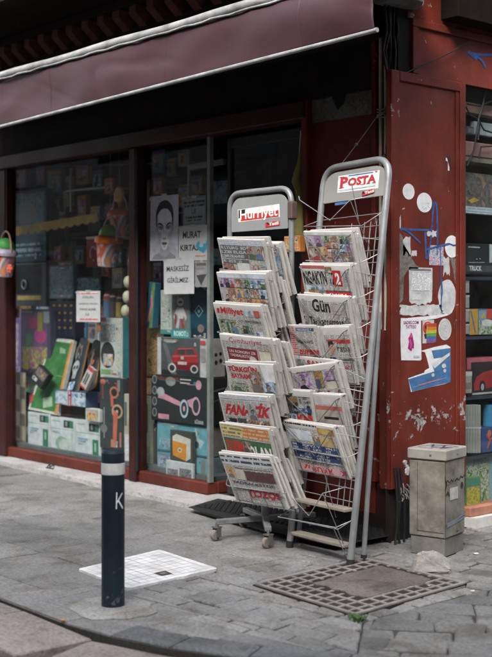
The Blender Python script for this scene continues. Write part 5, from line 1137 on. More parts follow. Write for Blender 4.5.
glass_notice('sign',(178.8,225.5,208,260.5),[('T','MURAT',.14,.16,.76,.36,K,{'b':.03}),('T','KIRTAS',.06,.54,.68,.72,K,{'b':.03}),('G',[(.62,.50),(.72,.44),(.74,.56),(.94,.52),(.95,.44),(1.0,.46),(.98,.66),(.86,.80),(.70,.72),(.60,.60)],bl),('E',.78,.58,.07,.05,(.35,.5,.58)),('R',.58,.86,.92,.89,(.5,.2,.12)),('R',.64,.91,.92,.93,(.4,.4,.4))],'white shop sign lettered MURAT with a blue mask picture over it',None,-.01,4.5530,cat='sign')
glass_notice('notice',(163.8,258.5,194,294),[('T','MASKESİZ',.10,.16,.84,.36,K,{'b':.015}),('T','GİRİLMEZ',.12,.50,.82,.68,K,{'b':.015})],'white notice reading MASKESİZ GİRİLMEZ low on the glass',None,.005,4.5515)
glass_notice('notice',(195,261,208,287),[('R',.1,.08,.85,.18,(.1,.1,.1)),('G',[(.1,.55),(.9,.5),(.5,.95)],(.05,.05,.055)),('L',[(.1,.3),(.85,.28)],.003,(.1,.1,.1)),('E',.5,.42,.18,.07,(.28,.28,.28))],'small grey paper flag with dark triangle, right of the MASKESİZ notice',ink((.24,.24,.24)),-.02)
redt=(.42,.07,.07)
glass_notice('notice',(76.3,291,100,322),[('R',.08,.04,.92,.10,lines('rednote',.018,redt,(.62,.62,.61),.6,100,0)),('T','KIRILAN',.28,.16,.72,.24,K,{'b':.0}),('T','SANDALYENİN',.10,.36,.90,.44,K,{'b':.0}),('T','PARASI ALINIR',.16,.55,.84,.63,K,{'b':.0}),('T','DUR',.40,.72,.56,.80,K,{'b':.0}),('R',.14,.88,.92,.94,lines('rednote',.018,redt,(.62,.62,.61),.6,100,0))],'white printed notice with red top and bottom lines on the left window')
# --- left window goods
TEAL=(.02,.05,.07)
wbox('toy_box',(11,190,46,262),4.95,.12,TEAL,[('R',.05,.05,.95,.62,PH['teal']),('E',.45,.32,.3,.15,photo('robot',[(.03,.05,.06),(.2,.2,.2),(.08,.1,.12),(.3,.3,.28)],40)),('R',.1,.74,.9,.92,lines('tealtitle',.05,(.18,.24,.27),TEAL,.6,40,0))],'tall dark teal toy box with pale creature art, upper left in the window')
mb=MB(); q=[onY(15,235,4.72),onY(15,227,4.72),onY(97,213,4.72),onY(98,221,4.72)]
pts=[q[1],q[2]]; n=22
for i in range(n+1):
    p=q[3].lerp(q[0],i/n); pts.append(p+V((0,0,-.012 if i%2 else .006)))
pts=[V((p.x,4.72,p.z)) for p in pts]; mb.prism(pts,(0,.012,0),plain('yellow_trim',(.42,.26,.05),.6,.35,14))
tag(mb.build('shelf_trim'),'yellow scalloped trim strip slanting across the top of the left window','trim')
mb=MB(); p=onY(71,212,4.85); q=onY(71,168,4.85); mb.tube([p,q],.010,WIRE,8); a=onY(66,191,4.84); b=onY(106,187,4.84); mb.tube([a,b],.008,plain('pale_strip',(.4,.4,.39),.5),8); tag(mb.build('window_bar'),'pale upright bar with a cross bar, high in the left window','rail')  # pale upright bar crossed by a second pale bar
F=wbox('display_case',(10.5,263,46,306),4.92,.10,(.06,.075,.08),[('R',.08,.04,.88,.72,(.012,.012,.014)),('R',.20,.76,.86,.86,(.50,.36,.12))],'teal framed display case with a silver ring and a cream bar')
mb=MB(); c=F(.42,.50,.01); mb.tube([c+V((.035*math.cos(t*.5),0,.035*math.sin(t*.5))) for t in range(14)],.006,WIRE,8); tag(mb.build('ring'),'silver ring hanging in the teal framed display case','ring')
wbox('toy_box',(49,265,74,299),4.85,.1,(.02,.04,.06),[('R',.05,.05,.95,.95,PH['teal']),('G',[(.3,.7),(.75,.15),(.9,.1),(.85,.3),(.5,.65),(.4,.9)],(.14,.17,.18)),('R',.1,.88,.9,.97,(.16,.18,.2))],'dark blue toy box showing a pale leaping creature, under the yellow trim')
wbox('toy_box',(76,277,101,300),4.87,.1,(.025,.05,.065),[('R',.05,.05,.95,.8,PH['teal'])],'dark blue green toy box behind the white printed notice')
wbox('gift_bag',(49,301,75,338),4.85,.1,(.012,.014,.03),[('E',.2+.22*(i%4),.12+.2*(i//4),.05,.03,(.3,.18,.04)) for i in range(16)]+[('L',[(.1+.25*k,.15),(.18+.25*k,.9)],.004,(.08,.09,.14)) for k in range(4)],'navy gift bag dotted with gold, above the green football board','bag')
mb=MB(); F=frontY(86.5,237,99,267,4.74); a,b,zb,zt=F.box; mb.bb(a,b,4.74,4.75,zb,zt,ink((.26,.015,.018))); mb.print(F,F.w,F.h,[('R',-.04,-.02,1.04,.06,(.5,.45,.42)),('L',[(.72,.42),(.6,.33),(.42,.34),(.3,.46),(.28,.6),(.36,.68)],.010,(.5,.46,.42)),('E',.56,.78,.06,.03,(.45,.4,.38))]); tag(mb.build('pennant'),'red hanging pennant with a white hook shape, beside the lower beach bucket','pennant')
wbox('playset_box',(20,309,50.5,372),4.80,.09,(.05,.05,.09),[('R',.06,.04,.90,.95,(.10,.07,.13)),('R',.06,.60,.90,.95,PH['pink']),('E',.45,.22,.16,.09,(.32,.04,.15)),('E',.68,.42,.2,.12,(.38,.05,.18)),('E',.3,.5,.1,.12,(.05,.16,.08)),('R',.60,.05,.75,.35,(.30,.24,.05)),('R',.78,.04,.97,.22,(.22,.24,.26)),('R',.0,.0,.05,1,(.25,.2,.4)),('R',.12,.75,.3,.97,(.35,.25,.06))],'pink and purple playset box with flower shapes, left in the window')
wbox('toy_box',(10,318,20.5,373),4.83,.08,(.16,.14,.30),[('R',.2,.1,.8,.9,PH['purple'])],'narrow lilac toy box at the left window post')
mb=MB(); F=frontY(7,372,27.5,452,4.70); m=MB(); 
def Fc_(u,v,o=0): p=F(u,v,o); return V((p.x,p.y+.02*math.sin(u*5),p.z))
mb.patch(Fc_,0,0,1,1,0,ink((.36,.31,.22)),F.w,F.h,8); mb.patch(lambda u,v,o:Fc_(1-u,v,-.004),0,0,1,1,0,ink((.36,.31,.22)),F.w,F.h,8)
ops=[]
for r_ in range(6):
    for c_ in range(3):
        if (r_+c_)%2: ops.append(('R',c_/3+.01,r_/6+.008,(c_+1)/3-.01,(r_+1)/6-.008,photo('chk',[(.03,.03,.03),(.12,.10,.07),(.06,.05,.04)],60)))
        elif c_==0: ops.append(('L',[(.05,r_/6+.05),(.15,r_/6+.1),(.28,r_/6+.06)],.006,(.05,.045,.04)))
mb.print(Fc_,F.w,F.h,ops,2,.001,.0002); tag(mb.build('wrapping_paper'),'cream and black chequered wrapping sheet hanging at the left post','wrapping paper')
# football board
def board(name,c4,Ys,th,m,ops,label,cat):
    P=[onY(x,y,Y) for (x,y),Y in zip(c4,Ys)]
    def F(u,v,o=0):
        p=P[0].lerp(P[1],u).lerp(P[3].lerp(P[2],u),v); return p+nrm*o
    nrm=(P[3]-P[0]).cross(P[1]-P[0]).normalized()
    if nrm.dot(CAM-P[0])<0: nrm=-nrm
    F.w=(P[1]-P[0]).length;F.h=(P[3]-P[0]).length;F.n=nrm
    mb=MB(); mb.prism([F(0,0),F(1,0),F(1,1),F(0,1)],-nrm*th,m); mb.print(F,F.w,F.h,ops,1,.0012,.0004); o=mb.build(name); tag(o,label,cat); return F
FG=plain('felt_green',(.035,.15,.04),.75,.45,14)
board('football_board',[(52,337),(74,340),(57,415),(28,409)],(4.86,4.86,4.66,4.66),.03,ink((.48,.48,.44)),[('R',.06,.05,.93,.97,FG),('R',.90,.03,.985,.99,(.5,.20,.05)),('L',[(.08,.5),(.9,.5)],.003,(.3,.4,.28)),('E',.5,.5,.16,.10,(.06,.18,.06)),('G',[(.5,.12),(.75,.14),(.78,.2),(.55,.2)],(.22,.32,.2)),('G',[(.4,.82),(.7,.78),(.8,.9),(.5,.95)],(.30,.38,.28)),('G',[(.0,.8),(.06,.8),(.06,.92),(.0,.92)],(.5,.05,.04))],'green felt football game board with white rim leaning in the left window','game board')
def rotbox(name,px,Y,size,rz,rx,m,ops,label,cat='box'):
    c=onY(*px,Y); M=Matrix.Rotation(rz,3,'Y')@Matrix.Rotation(rx,3,'X'); mb=MB(); mb.box(c,size,m if not isinstance(m,tuple) else ink(m),M,.002)
    w,d,h=size; F=lambda u,v,o=0: c+M@V((w*(u-.5),-d/2-o,h*(.5-v))); mb.print(F,w,h,ops,1,.001,.0003); tag(mb.build(name),label,cat)
rotbox('game_box',(42,377),4.64,(.155,.05,.13),math.radians(28),math.radians(-20),(.018,.02,.024),[('R',.08,.1,.92,.6,photo('cars',[(.02,.02,.025),(.2,.12,.08),(.05,.06,.07),(.3,.28,.26)],40)),('R',.1,.7,.5,.9,(.4,.4,.4)),('R',.15,.75,.3,.85,(.03,.03,.03)),('E',.65,.35,.08,.08,(.4,.2,.06))],'black game box with small bright pictures lying on the football board')
def deck(pts,Y0,Y1,m,ops,label,name='skateboard'):
    """long deck from top pixel to bottom pixel"""
    (x0,y0),(x1,y1),wd=pts; a=onY(x0,y0,Y0); b=onY(x1,y1,Y1); L=b-a; ax=L.normalized(); side=V((1,0,0)); side=(side-ax*side.dot(ax)).normalized(); n=ax.cross(side).normalized()
    if n.dot(CAM-a)<0: n=-n
    def F(u,v,o=0): return a+L*v+side*wd*(u-.5)+n*(o+.02*(max(0,.12-v)/.12)**2+.02*(max(0,v-.88)/.12)**2)
    out=[]
    for i in range(9): t=math.pi+math.pi*i/8; out.append((.5+.5*math.cos(t),.10+.10*math.sin(t)))
    for i in range(9): t=math.pi*i/8; out.append((.5+.5*math.cos(t),.90+.10*math.sin(t)))
    mb=MB(); mb.prism([F(u,v) for u,v in out],-n*.011,m,ink((.42,.20,.06))); mb.print(F,wd,L.length,ops,1,.022,.0004); tag(mb.build(name),label,'skateboard')
sk=(.36,.38,.38)
deck(((85,338),(72,396),.115),4.80,4.64,ink((.03,.035,.045)),[('E',.5,.52,.34,.11,sk),('G',[(.28,.58),(.72,.58),(.66,.72),(.34,.72)],sk),('E',.36,.53,.11,.035,K),('E',.66,.53,.11,.035,K),('G',[(.47,.60),(.53,.60),(.5,.56)],K),('R',.40,.65,.42,.72,K),('R',.5,.65,.52,.72,K),('R',.6,.65,.62,.72,K),('L',[(.25,.35),(.3,.18),(.45,.12),(.6,.2),(.75,.16),(.8,.34)],.007,(.3,.25,.15)),('L',[(.3,.38),(.5,.28),(.7,.38)],.006,(.3,.3,.3)),('R',.2,.78,.8,.92,PH['blue'])],'skateboard deck printed with a grey skull, leaning in the left window')
deck(((97,341),(90,392),.10),4.84,4.68,ink((.03,.03,.033)),[('L',[(.3,.2),(.7,.3),(.4,.4)],.008,(.3,.06,.04)),('L',[(.6,.2),(.3,.6),(.6,.8)],.008,(.25,.25,.25)),('E',.6,.45,.2,.05,(.3,.08,.05))],'dark skateboard deck with red and white streaks behind the skull deck')
rotbox('game_box',(88.5,378),4.60,(.075,.03,.16),math.radians(25),math.radians(-12),(.44,.40,.38),[('R',0,0,1,.16,(.4,.05,.04)),('R',.25,.3,.45,.8,(.06,.06,.08)),('R',.55,.3,.75,.8,(.06,.06,.08)),('R',0,.92,1,1,(.4,.06,.05))],'slim white and red box tilted over the foot of the skull deck')
wbox('toy_box',(55,391,86,406),4.63,.10,(.06,.10,.18),[('R',.02,.05,.98,.95,PH['blue']),('R',.40,.0,.48,1,(.5,.45,.45)),('R',.43,.0,.46,1,(.42,.05,.08)),('R',.50,.0,.55,1,(.42,.05,.08))],'flat blue box with red and white stripes on top of the paper cartons')
wbox('carton',(56,402,86,418),4.70,.12,(.03,.022,.02),[('R',.1,.1,.5,.9,(.07,.03,.02))],'dark brown carton in shade behind the paper cartons')
wbox('toy_box',(85.5,409,99.5,421.5),4.62,.06,(.5,.5,.46),[('R',.1,.3,.9,.9,PH['toy']),('R',.05,.05,.9,.22,(.4,.4,.38))],'small white toy box standing on the rightmost paper carton')
WC=(.50,.54,.55); GR=(.03,.17,.09)
for px,xs,lab,extra in (((28,413,50,449),0,'white and green paper carton, leftmost of three under the football board',[]),((50.7,418,74.8,456),0,'white and green paper carton with a round green emblem, middle of three',[('E',.48,.68,.26,.20,(.22,.36,.27)),('E',.58,.70,.22,.15,(.45,.5,.47))]),((75.6,421,100.5,463),0,'white and green paper carton with a small toy box standing on it',[])):
    ops=[('R',.0,.29,1,.305,(.3,.31,.3)),('R',.55,.05,.88,.24,K),('R',.80,.05,.94,.24,GR),('R',.62,.08,.7,.2,(.2,.3,.25)),('R',.08,.08,.4,.10,(.3,.36,.33))]
    if not extra: ops+=[('R',.10,.42,.5,.46,(.2,.35,.42)),('R',.10,.48,.42,.52,(.25,.38,.44)),('R',.10,.55,.34,.57,(.35,.42,.45)),('R',.70,.42,.93,.93,GR),('R',.78,.5,.85,.7,(.3,.42,.34))]
    else: ops+=extra+[('R',.86,.4,.95,.93,(.4,.48,.44)),('R',.1,.36,.4,.40,(.3,.36,.4))]
    wbox('paper_carton',px,4.66,.22,WC,ops,lab,'paper carton',group=None)
wbox('learning_set_box',(100.3,318,122,378),4.70,.05,(.46,.48,.46),[('R',.0,.0,.28,.06,(.42,.06,.05)),('R',.03,.1,.7,.40,photo('kids',[(.45,.47,.45),(.35,.15,.08),(.1,.25,.35),(.5,.48,.44),(.3,.3,.1)],50)),('E',.35,.62,.32,.22,(.03,.03,.035)),('R',.15,.6,.6,.8,PH['toy']),('R',.72,.05,.98,.95,photo('pastel',[(.45,.5,.5),(.2,.35,.42),(.5,.4,.25),(.5,.5,.48),(.2,.3,.18)],45)),('R',.05,.86,.5,.94,(.2,.32,.14))],'pale box with small colourful pictures and a dark oval window, right in the left window')
wbox('book',(122.5,317,130.5,378),4.68,.04,(.015,.10,.11),[],'tall teal book standing beside the post in the left window','book')
for i,(x,c1_) in enumerate(((107,(.10,.18,.32)),(113,(.06,.05,.07)),(119.5,(.30,.22,.06)))):
    p=onY(x,317,4.86); h=.17-.012*i; mb=MB(); r=.027; mb.lathe(p,[(0,0),(r,0),(r,h*.72),(r,h*.72),(r,h*.9),(r*.6,h*.97),(r*.6,h*1.05),(0,h*1.05)],ink(c1_),16,mats=[ink(c1_),ink(c1_),ink((.4,.1,.08)) if i==0 else ink((.05,.05,.06)),ink((.38,.08,.06)) if i==0 else ink((.03,.03,.03)),ink((.35,.3,.28)),ink((.2,.03,.03)),ink((.2,.03,.03))])
    tag(mb.build('spray_can'),['blue spray can with a red collar on the shelf in the left window','dark spray can between the blue and the yellow cans','dull yellow spray can nearest the post'][i],'spray can')
shp=onY(104,318.5,4.86); mb=MB(); mb.bb(onY(100,318,4.8).x,onY(131,318,4.8).x,4.79,4.95,shp.z-.02,shp.z-.002,DARK); tag(mb.build('shelf'),'small dark shelf carrying the spray cans in the left window','shelf')
bs=thing('ball_string','string of three cream balls hanging beside the window post','balls on string',onY(127,318,4.60))
mb=MB(); mb.tube([onY(128.5,255,4.6),onY(127,318,4.6)],.0025,RO,5); mb.build('string',bs)
for x,y in((128,282),(127,297),(125.5,311)):
    mb=MB(); c=onY(x,y,4.60); mb.lathe(c,[(.031*math.sin(a),-.042*math.cos(a)) for a in [math.pi*i/10 for i in range(11)]],plain('cream_ball',(.42,.40,.30),.4,.2,20),16); mb.build('ball',bs)
CO=(.48,.12,.07)
wbox('scooter_pack',(99.8,378,122.5,449),4.645,.06,(.035,.045,.048),[('E',.64,.20,.20,.085,(.42,.16,.09)),('E',.64,.20,.13,.055,(.02,.02,.025)),('G',[(.48,.22),(.60,.25),(.62,.40),(.50,.40)],CO),('E',.78,.46,.24,.10,(.45,.28,.16)),('E',.78,.46,.17,.07,(.02,.02,.024)),('E',.78,.46,.05,.02,(.35,.4,.4)),('G',[(.62,.44),(.82,.48),(.74,.97),(.60,.95)],CO),('E',.16,.06,.12,.04,CO),('R',.12,.08,.19,.30,(.2,.06,.05)),('R',.20,.42,.24,.86,(.25,.26,.26)),('E',.2,.72,.16,.06,(.15,.16,.16)),('R',.52,.86,.70,.97,(.40,.18,.12)),('R',.9,.75,.98,.95,(.4,.14,.1)),('R',.8,.02,.92,.18,(.2,.2,.19))],'dark upright pack with a coral scooter, beside the paper cartons','scooter pack')
wbox('poster_roll',(123,394,131,474),4.66,.02,(.40,.38,.30),[('R',.2,.1,.5,.4,(.1,.13,.12)),('R',.2,.5,.8,.9,CARDTXT)],'narrow cream poster standing against the post in the left window','poster')
# dark backing boards so the goods stand against shelves
mb=MB(); SHM=plain('dark_shelving',(.028,.026,.027),.75,.3,5)
for z in(.55,.95,1.35,1.75,2.1): mb.bb(-9.6,-5.9,5.35,5.7,z,z+.02,SHM)
for x in(-9.6,-8.4,-7.2,-5.9): mb.bb(x-.02,x+.02,5.352,5.69,.03,2.4,SHM)
mb.bb(-9.6,-5.9,5.70,5.72,.03,2.4,SHM); tag(mb.build('shelving'),'tall dark shelving unit behind the window goods','shelves')
PK=[(.05,.07,.09),(.12,.05,.04),(.04,.05,.10),(.16,.13,.09),(.05,.09,.07),(.14,.13,.13),(.10,.03,.05),(.03,.06,.08)]
srcb=[]
for zi,z in enumerate((.572,.972,1.372,1.772)):
    x=-9.5
    while x<-6.1:
        w=R.uniform(.12,.3); h=R.uniform(.18,.34)
        if min(abs(x+w/2-q) for q in(-9.6,-8.4,-7.2,-5.9))>w/2+.03:
            mb=MB(); mb.bb(x,x+w,5.40+R.uniform(0,.06),5.66,z,z+h,ink(R.choice(PK)),.002); y=5.40
            F=lambda u,v,o=0,x=x,w=w,z=z,h=h: V((x+w*u,5.398-o,z+h*(1-v)))
            mb.print(F,w,h,[('R',.08,.1,.92,.6,PH[R.choice(['teal','gold','toy','people','blue','pink'])])],1,.001)
            tag(mb.build('shelf_box'),'dim goods box standing on the dark shelving behind the window','box','dim boxes on the dark shelving')
        x+=w+R.uniform(.02,.08)
BRT=[(.38,.07,.05),(.42,.30,.06),(.06,.18,.32),(.05,.22,.12),(.40,.38,.36),(.26,.07,.22),(.42,.18,.04),(.10,.10,.13)]
for k,(x,y,w_,h_) in enumerate([(50,340,9,24),(60,338,8,20),(100,300,9,18),(77,322,9,22),(88,323,8,20),(97,325,5,26),(30,373,12,22),(22,372,8,20),(29,395,8,18),(88,392,11,18),(63,405,12,14),(77,404,9,12),(112,268,10,20),(101,262,8,16),(60,320,8,18),(36,345,8,16),(92,350,8,20),(58,262,14,4)]):
    c=R.choice(BRT); F=frontY(x,y,x+w_,y+h_,4.90+.012*(k%5)); a,b,zb,zt=F.box; mb=MB(); mb.bb(a,b,F(0,0).y,F(0,0).y+.03,zb,zt,ink(c),.002)
    mb.print(F,F.w,F.h,[('R',.06,.04,.94,.22,R.choice(BRT)),('PIC',.1,.26,.9,.78,R.choice(['people','warm','blue','gold','purple','green']),1),('HL',.06,.80,.94,.97,2,(.45,.44,.42),None,.0)],1,.001,.0003)
    tag(mb.build('toy_pack'),'small bright toy pack tucked between the larger goods of the left window','toy pack','small toy packs between the larger goods')
for k,(x,y,w_,h_) in enumerate([(47,170,14,22),(50,196,10,16),(63,176,7,30),(76,166,12,18),(77,195,9,22),(92,170,10,20),(104,178,9,16),(106,204,8,16),(90,206,10,14),(47,222,13,18),(62,242,10,20),(74,246,10,18),(54,246,7,16),(112,248,10,18),(36,165,9,20),(14,165,12,22),(152,150,12,22),(166,158,10,18),(178,150,9,16),(190,176,12,18),(152,178,10,16),(196,200,10,20),(196,232,10,22),(152,262,10,20)]):
    F=frontY(x,y,x+w_,y+h_,5.02+.02*(k%6)); a,b,zb,zt=F.box; mb=MB(); y0_=F(0,0).y; mb.bb(a,b,y0_,y0_+.04,zb,zt,ink(mul(BRT[(k*5+2)%8],.75)),.002)
    mb.print(F,F.w,F.h,[('R',.06,.04,.94,.20,R.choice(BRT)),('PIC',.1,.24,.9,.80,R.choice(['people','warm','blue','gold','purple','grey']),1),('HL',.06,.82,.94,.97,2,(.45,.44,.42),None,.0)],1,.001,.0003)
    tag(mb.build('toy_pack'),'dim toy pack hanging high behind the window glass','toy pack','dim toy packs high behind the window glass')
mb=MB()
for y_ in(168,192,218,240): mb.tube([onY(8,y_,5.16),onY(206,y_-6,5.16)],.006,WIRED,6)
tag(mb.build('hanging_rails'),'thin dark rails carrying the dim toy packs high in the windows','rail')
for k,(x,y,w_,h_) in enumerate([(226,318,10,20),(238,330,12,24),(228,345,9,18),(216,260,10,24),(228,235,12,18),(262,240,12,16),(276,246,10,20),(244,172,14,18),(262,176,10,16),(222,196,8,18)]):
    F=frontY(x,y,x+w_,y+h_,6.4); a,b,zb,zt=F.box; mb=MB(); mb.bb(a,b,6.4,6.5,zb,zt,ink(R.choice(BRT)),.002); mb.print(F,F.w,F.h,[('PIC',.1,.2,.9,.8,R.choice(['blue','warm','grey','gold']),1)],1,.001,.0003)
    tag(mb.build('shelf_box'),'dim box on the wall shelves seen through the glass door','box','dim boxes seen through the glass door')
mb=MB()
for y in(191,214,255,285,339,370): 
    z=onY(250,y,6.4).z; mb.bb(XA(205,6.4),XA(305,6.4),6.38,6.66,z-.02,z,plain('grey_wall_shelf',(.10,.105,.11),.7))
mb.bb(XA(205,6.4),XA(305,6.4),6.66,6.69,.03,2.5,plain('grey_shelf_back',(.05,.055,.06),.8)); tag(mb.build('shelving'),'grey wall shelves seen through the glass door','shelves')
mb=MB(); a=onY(188,170,5.0); b=onY(223,164,5.0); mb.prism([a,b,b+V((0,0,.035)),a+V((0,0,.035))],(0,.03,0),plain('pale_strip',(.4,.4,.39),.5)); tag(mb.build('window_bar'),'pale strip standing for a bright band of light, high behind the right window','rail')  # pale-coloured strip added in place of a bright band of light
mb=MB(); mb.tube([onY(189,150,5.02),onY(189,235,5.02)],.010,WIRE,8); tag(mb.build('window_bar'),'thin upright metal rail behind the face drawing window','rail')
# --- beach buckets hanging in the window
def bucket(px,py,Y,s,cols,label,tilt=.15,top=True,knob=None):
    c=onY(px,py,Y); t=thing('beach_bucket',label,'toy bucket',c); M=Matrix.Rotation(tilt,3,'Y')
    ax=M@V((0,0,1)); 
    mb=MB(); pr=[(0,-.10*s),(.062*s,-.10*s),(.066*s,-.092*s),(.085*s,.06*s),(.088*s,.062*s)]; b_=ink(cols[0],.4)
    mb.lathe(c,pr,b_,22,ax,[ink(cols[3],.4),b_,photo('bucketart',[(.5,.48,.44),(.5,.46,.42),(.45,.07,.04),(.55,.5,.45),(.12,.13,.28),(.52,.2,.06)],4.5,.4),b_]); mb.build('pail',t)
    mb=MB(); mb.lathe(c,[(.088*s,.060*s),(.098*s,.062*s),(.098*s,.082*s),(.090*s,.10*s),(.06*s,.115*s),(0,.118*s)],ink(cols[1],.35),22,ax); mb.build('rim',t)
    mb=MB(); u=M@V((1,0,0)); mb.tube([c+u*(.092*s*math.cos(a))+ax*(.07*s+.17*s*math.sin(a)) for a in [math.pi*i/12 for i in range(13)]],.006*s,ink(cols[2],.4),7); mb.build('handle',t)
    if top:
        mb=MB(); cc=c+ax*.115*s; mb.lathe(cc,[(.072*s*math.cos(a),.075*s*math.sin(a)) for a in [math.pi/2*i/7 for i in range(8)]],ink(cols[4],.4),18,ax); mb.build('sand_mould',t)
    if knob:
        mb=MB(); cc=c+ax*(.22*s); n=V((0,-1,0))
        mb.lathe(cc,[(0,.016*s),(.05*s,.014*s),(.062*s,.006*s),(.062*s,-.006*s),(0,-.006*s)],ink(knob,.4),20,n); 
        mb.tube([cc-ax*.05*s,cc-ax*.12*s],.012*s,ink(knob,.4),8)
        Fk=lambda u,v,o=0: cc+V((1,0,0))*(.08*s*(u-.5))-V((0,0,1))*(.08*s*(v-.5))+n*(.017*s+o)
        mb.print(Fk,.08,.08,[('E',.3,.35,.07,.09,(.12,.05,.01)),('E',.7,.35,.07,.09,(.12,.05,.01)),('L',[(.2,.6),(.4,.74),(.6,.74),(.8,.6)],.005,(.12,.05,.01))]); mb.build('spade',t)
    mb=MB(); tp=c+ax*.235*s; mb.tube([tp,tp+V((0,0,.5))],.002,RO,5); mb.build('cord',t)
bucket(108,252,4.62,1.0,((.5,.48,.45),(.58,.14,.03),(.44,.36,.28),(.46,.36,.16),(.12,.26,.06)),'lower hanging beach bucket with orange rim and green mould on top',.12)
bucket(121,225,4.70,.95,((.46,.45,.46),(.52,.14,.04),(.42,.32,.25),(.4,.35,.25),(.5,.2,.05)),'upper hanging beach bucket with an orange smiling spade above it',-.10,False,(.50,.22,.03))
bucket(4,263,4.40,.98,((.42,.43,.50),(.30,.28,.36),(.45,.25,.2),(.45,.4,.3),(.06,.25,.06)),'beach bucket with green top and a red flower toy, hung at the left post',.15)
mb=MB(); c=onY(9.5,269,4.33)
for i in range(6): 
    a=i*math.pi/3; mb.lathe(c+V((.021*math.cos(a),0,.021*math.sin(a))),[(.016*math.sin(t),-.012*math.cos(t)) for t in [math.pi*k/6 for k in range(7)]],ink((.48,.09,.05),.4),10,V((0,-1,0)))
mb.lathe(c,[(.018*math.sin(t),-.016*math.cos(t)) for t in [math.pi*k/6 for k in range(7)]],ink((.44,.12,.06),.4),10,V((0,-1,0))); tag(mb.build('flower_mould'),'coral flower shaped sand mould hung with the leftmost bucket','toy')
# --- right hand display window
wbox('timber_board',(139.5,180,150,292),4.66,.03,plain('brown_board',(.10,.05,.026),.65,.35,6),[],'upright brown board just inside the glass, right of the post','board')
rotbox('toy_pack',(153.5,305),4.66,(.072,.05,.30),math.radians(7),0,(.03,.13,.20),[('R',.55,.0,1,1,(.12,.22,.10)),('L',[(.6,.3),(.75,.5),(.55,.62),(.4,.78)],.02,(.48,.2,.24)),('E',.4,.82,.2,.05,(.5,.2,.3)),('E',.65,.22,.14,.05,(.2,.3,.06))],'tilted blue toy pack with a pink figure under the face drawing','toy pack')
wbox('toy_box',(160.5,290,171.5,334),4.66,.10,(.42,.44,.40),[('R',.1,.2,.9,.85,photo('palefig',[(.45,.46,.42),(.25,.28,.26),(.5,.5,.46),(.1,.14,.14)],40)),('R',0,.9,1,1,(.06,.22,.22))],'pale toy box with a small dark figure beside the robot box')
wbox('robot_box',(171.7,292,189.5,338),4.65,.10,(.10,.17,.18),[('R',.06,.04,.94,.80,(.16,.15,.15)),('E',.5,.22,.18,.09,(.45,.42,.41)),('E',.5,.22,.13,.025,(.05,.05,.06)),('R',.34,.05,.36,.15,(.4,.4,.4)),('G',[(.30,.34),(.70,.34),(.66,.58),(.34,.58)],(.48,.47,.46)),('G',[(.30,.35),(.12,.55),(.2,.6),(.38,.46)],(.46,.44,.43)),('G',[(.70,.35),(.88,.56),(.8,.62),(.62,.46)],(.46,.44,.43)),('G',[(.36,.58),(.48,.58),(.42,.80),(.26,.78)],(.42,.4,.4)),('G',[(.54,.58),(.66,.58),(.76,.78),(.6,.80)],(.25,.05,.05)),('R',.2,.48,.3,.7,(.28,.05,.05)),('R',.0,.82,1,1,(.04,.27,.27)),('T','ROBOT',.16,.85,.84,.96,(.6,.62,.6),{'b':.03})],'teal based robot toy box with a white robot and red arm')
wbox('game_box',(190,282,208,340),4.66,.12,(.008,.024,.04),[('R',.0,.55,1,.8,(.01,.05,.07)),('L',[(.5,.40),(.72,.50),(.5,.60),(.28,.50),(.5,.40)],.007,(.15,.28,.34)),('E',.5,.5,.07,.03,(.2,.32,.36)),('E',.62,.80,.18,.07,(.2,.14,.13)),('R',.25,.93,.8,.97,(.2,.12,.14)),('L',[(.1,.08),(.5,.04),(.9,.14)],.006,(.1,.15,.17))],'dark navy game box with a small pale diamond emblem')
dark=(.02,.022,.025)
caro=[('R',.0,.0,.08,1,(.46,.45,.45)),('R',.88,.0,1,1,(.42,.40,.40)),('R',.08,.0,.88,1,(.07,.075,.08)),('R',.14,.05,.4,.12,(.28,.28,.29)),('G',[(.28,.60),(.34,.44),(.46,.26),(.76,.24),(.84,.42),(.85,.76),(.70,.84),(.30,.80)],(.30,.025,.03)),('G',[(.40,.42),(.48,.30),(.58,.30),(.57,.44)],(.05,.05,.06)),('G',[(.60,.44),(.60,.30),(.74,.29),(.78,.43)],(.05,.05,.06)),('G',[(.28,.66),(.85,.62),(.85,.76),(.70,.84),(.30,.80)],(.16,.012,.018)),('G',[(.33,.47),(.80,.43),(.82,.47),(.32,.52)],(.42,.08,.08)),('G',[(.44,.28),(.75,.255),(.75,.275),(.45,.305)],(.45,.12,.1)),('G',[(.10,.86),(.86,.84),(.86,.97),(.10,.97)],(.03,.03,.035)),('G',[(.12,.14),(.2,.14),(.42,.97),(.30,.97)],(.12,.125,.13)),('E',.32,.80,.085,.125,(.42,.42,.42)),('E',.32,.80,.055,.08,(.03,.03,.03)),('E',.77,.80,.075,.11,(.42,.42,.42)),('E',.77,.80,.05,.07,(.03,.03,.03)),('R',.44,.62,.62,.70,(.42,.4,.4)),('R',.50,.48,.56,.56,(.4,.38,.38)),('R',.89,.05,.99,.16,(.4,.06,.06)),('R',.90,.25,.99,.60,(.25,.24,.25))]  # lower body shade, highlight lines and window glare streak are painted in
wbox('toy_car_box',(157.5,338,206.5,376),4.64,.15,(.40,.39,.39),caro,'white edged window box holding a red toy car, stacked on the scooter box',side=ink((.40,.36,.36)),sideops=[('E',.25,.45,.08,.05,K),('E',.5,.42,.08,.05,K),('E',.75,.40,.08,.05,K),('E',.25,.66,.08,.06,K),('E',.5,.62,.08,.06,K),('E',.75,.58,.08,.06,K)])
PKI=(.50,.24,.30)
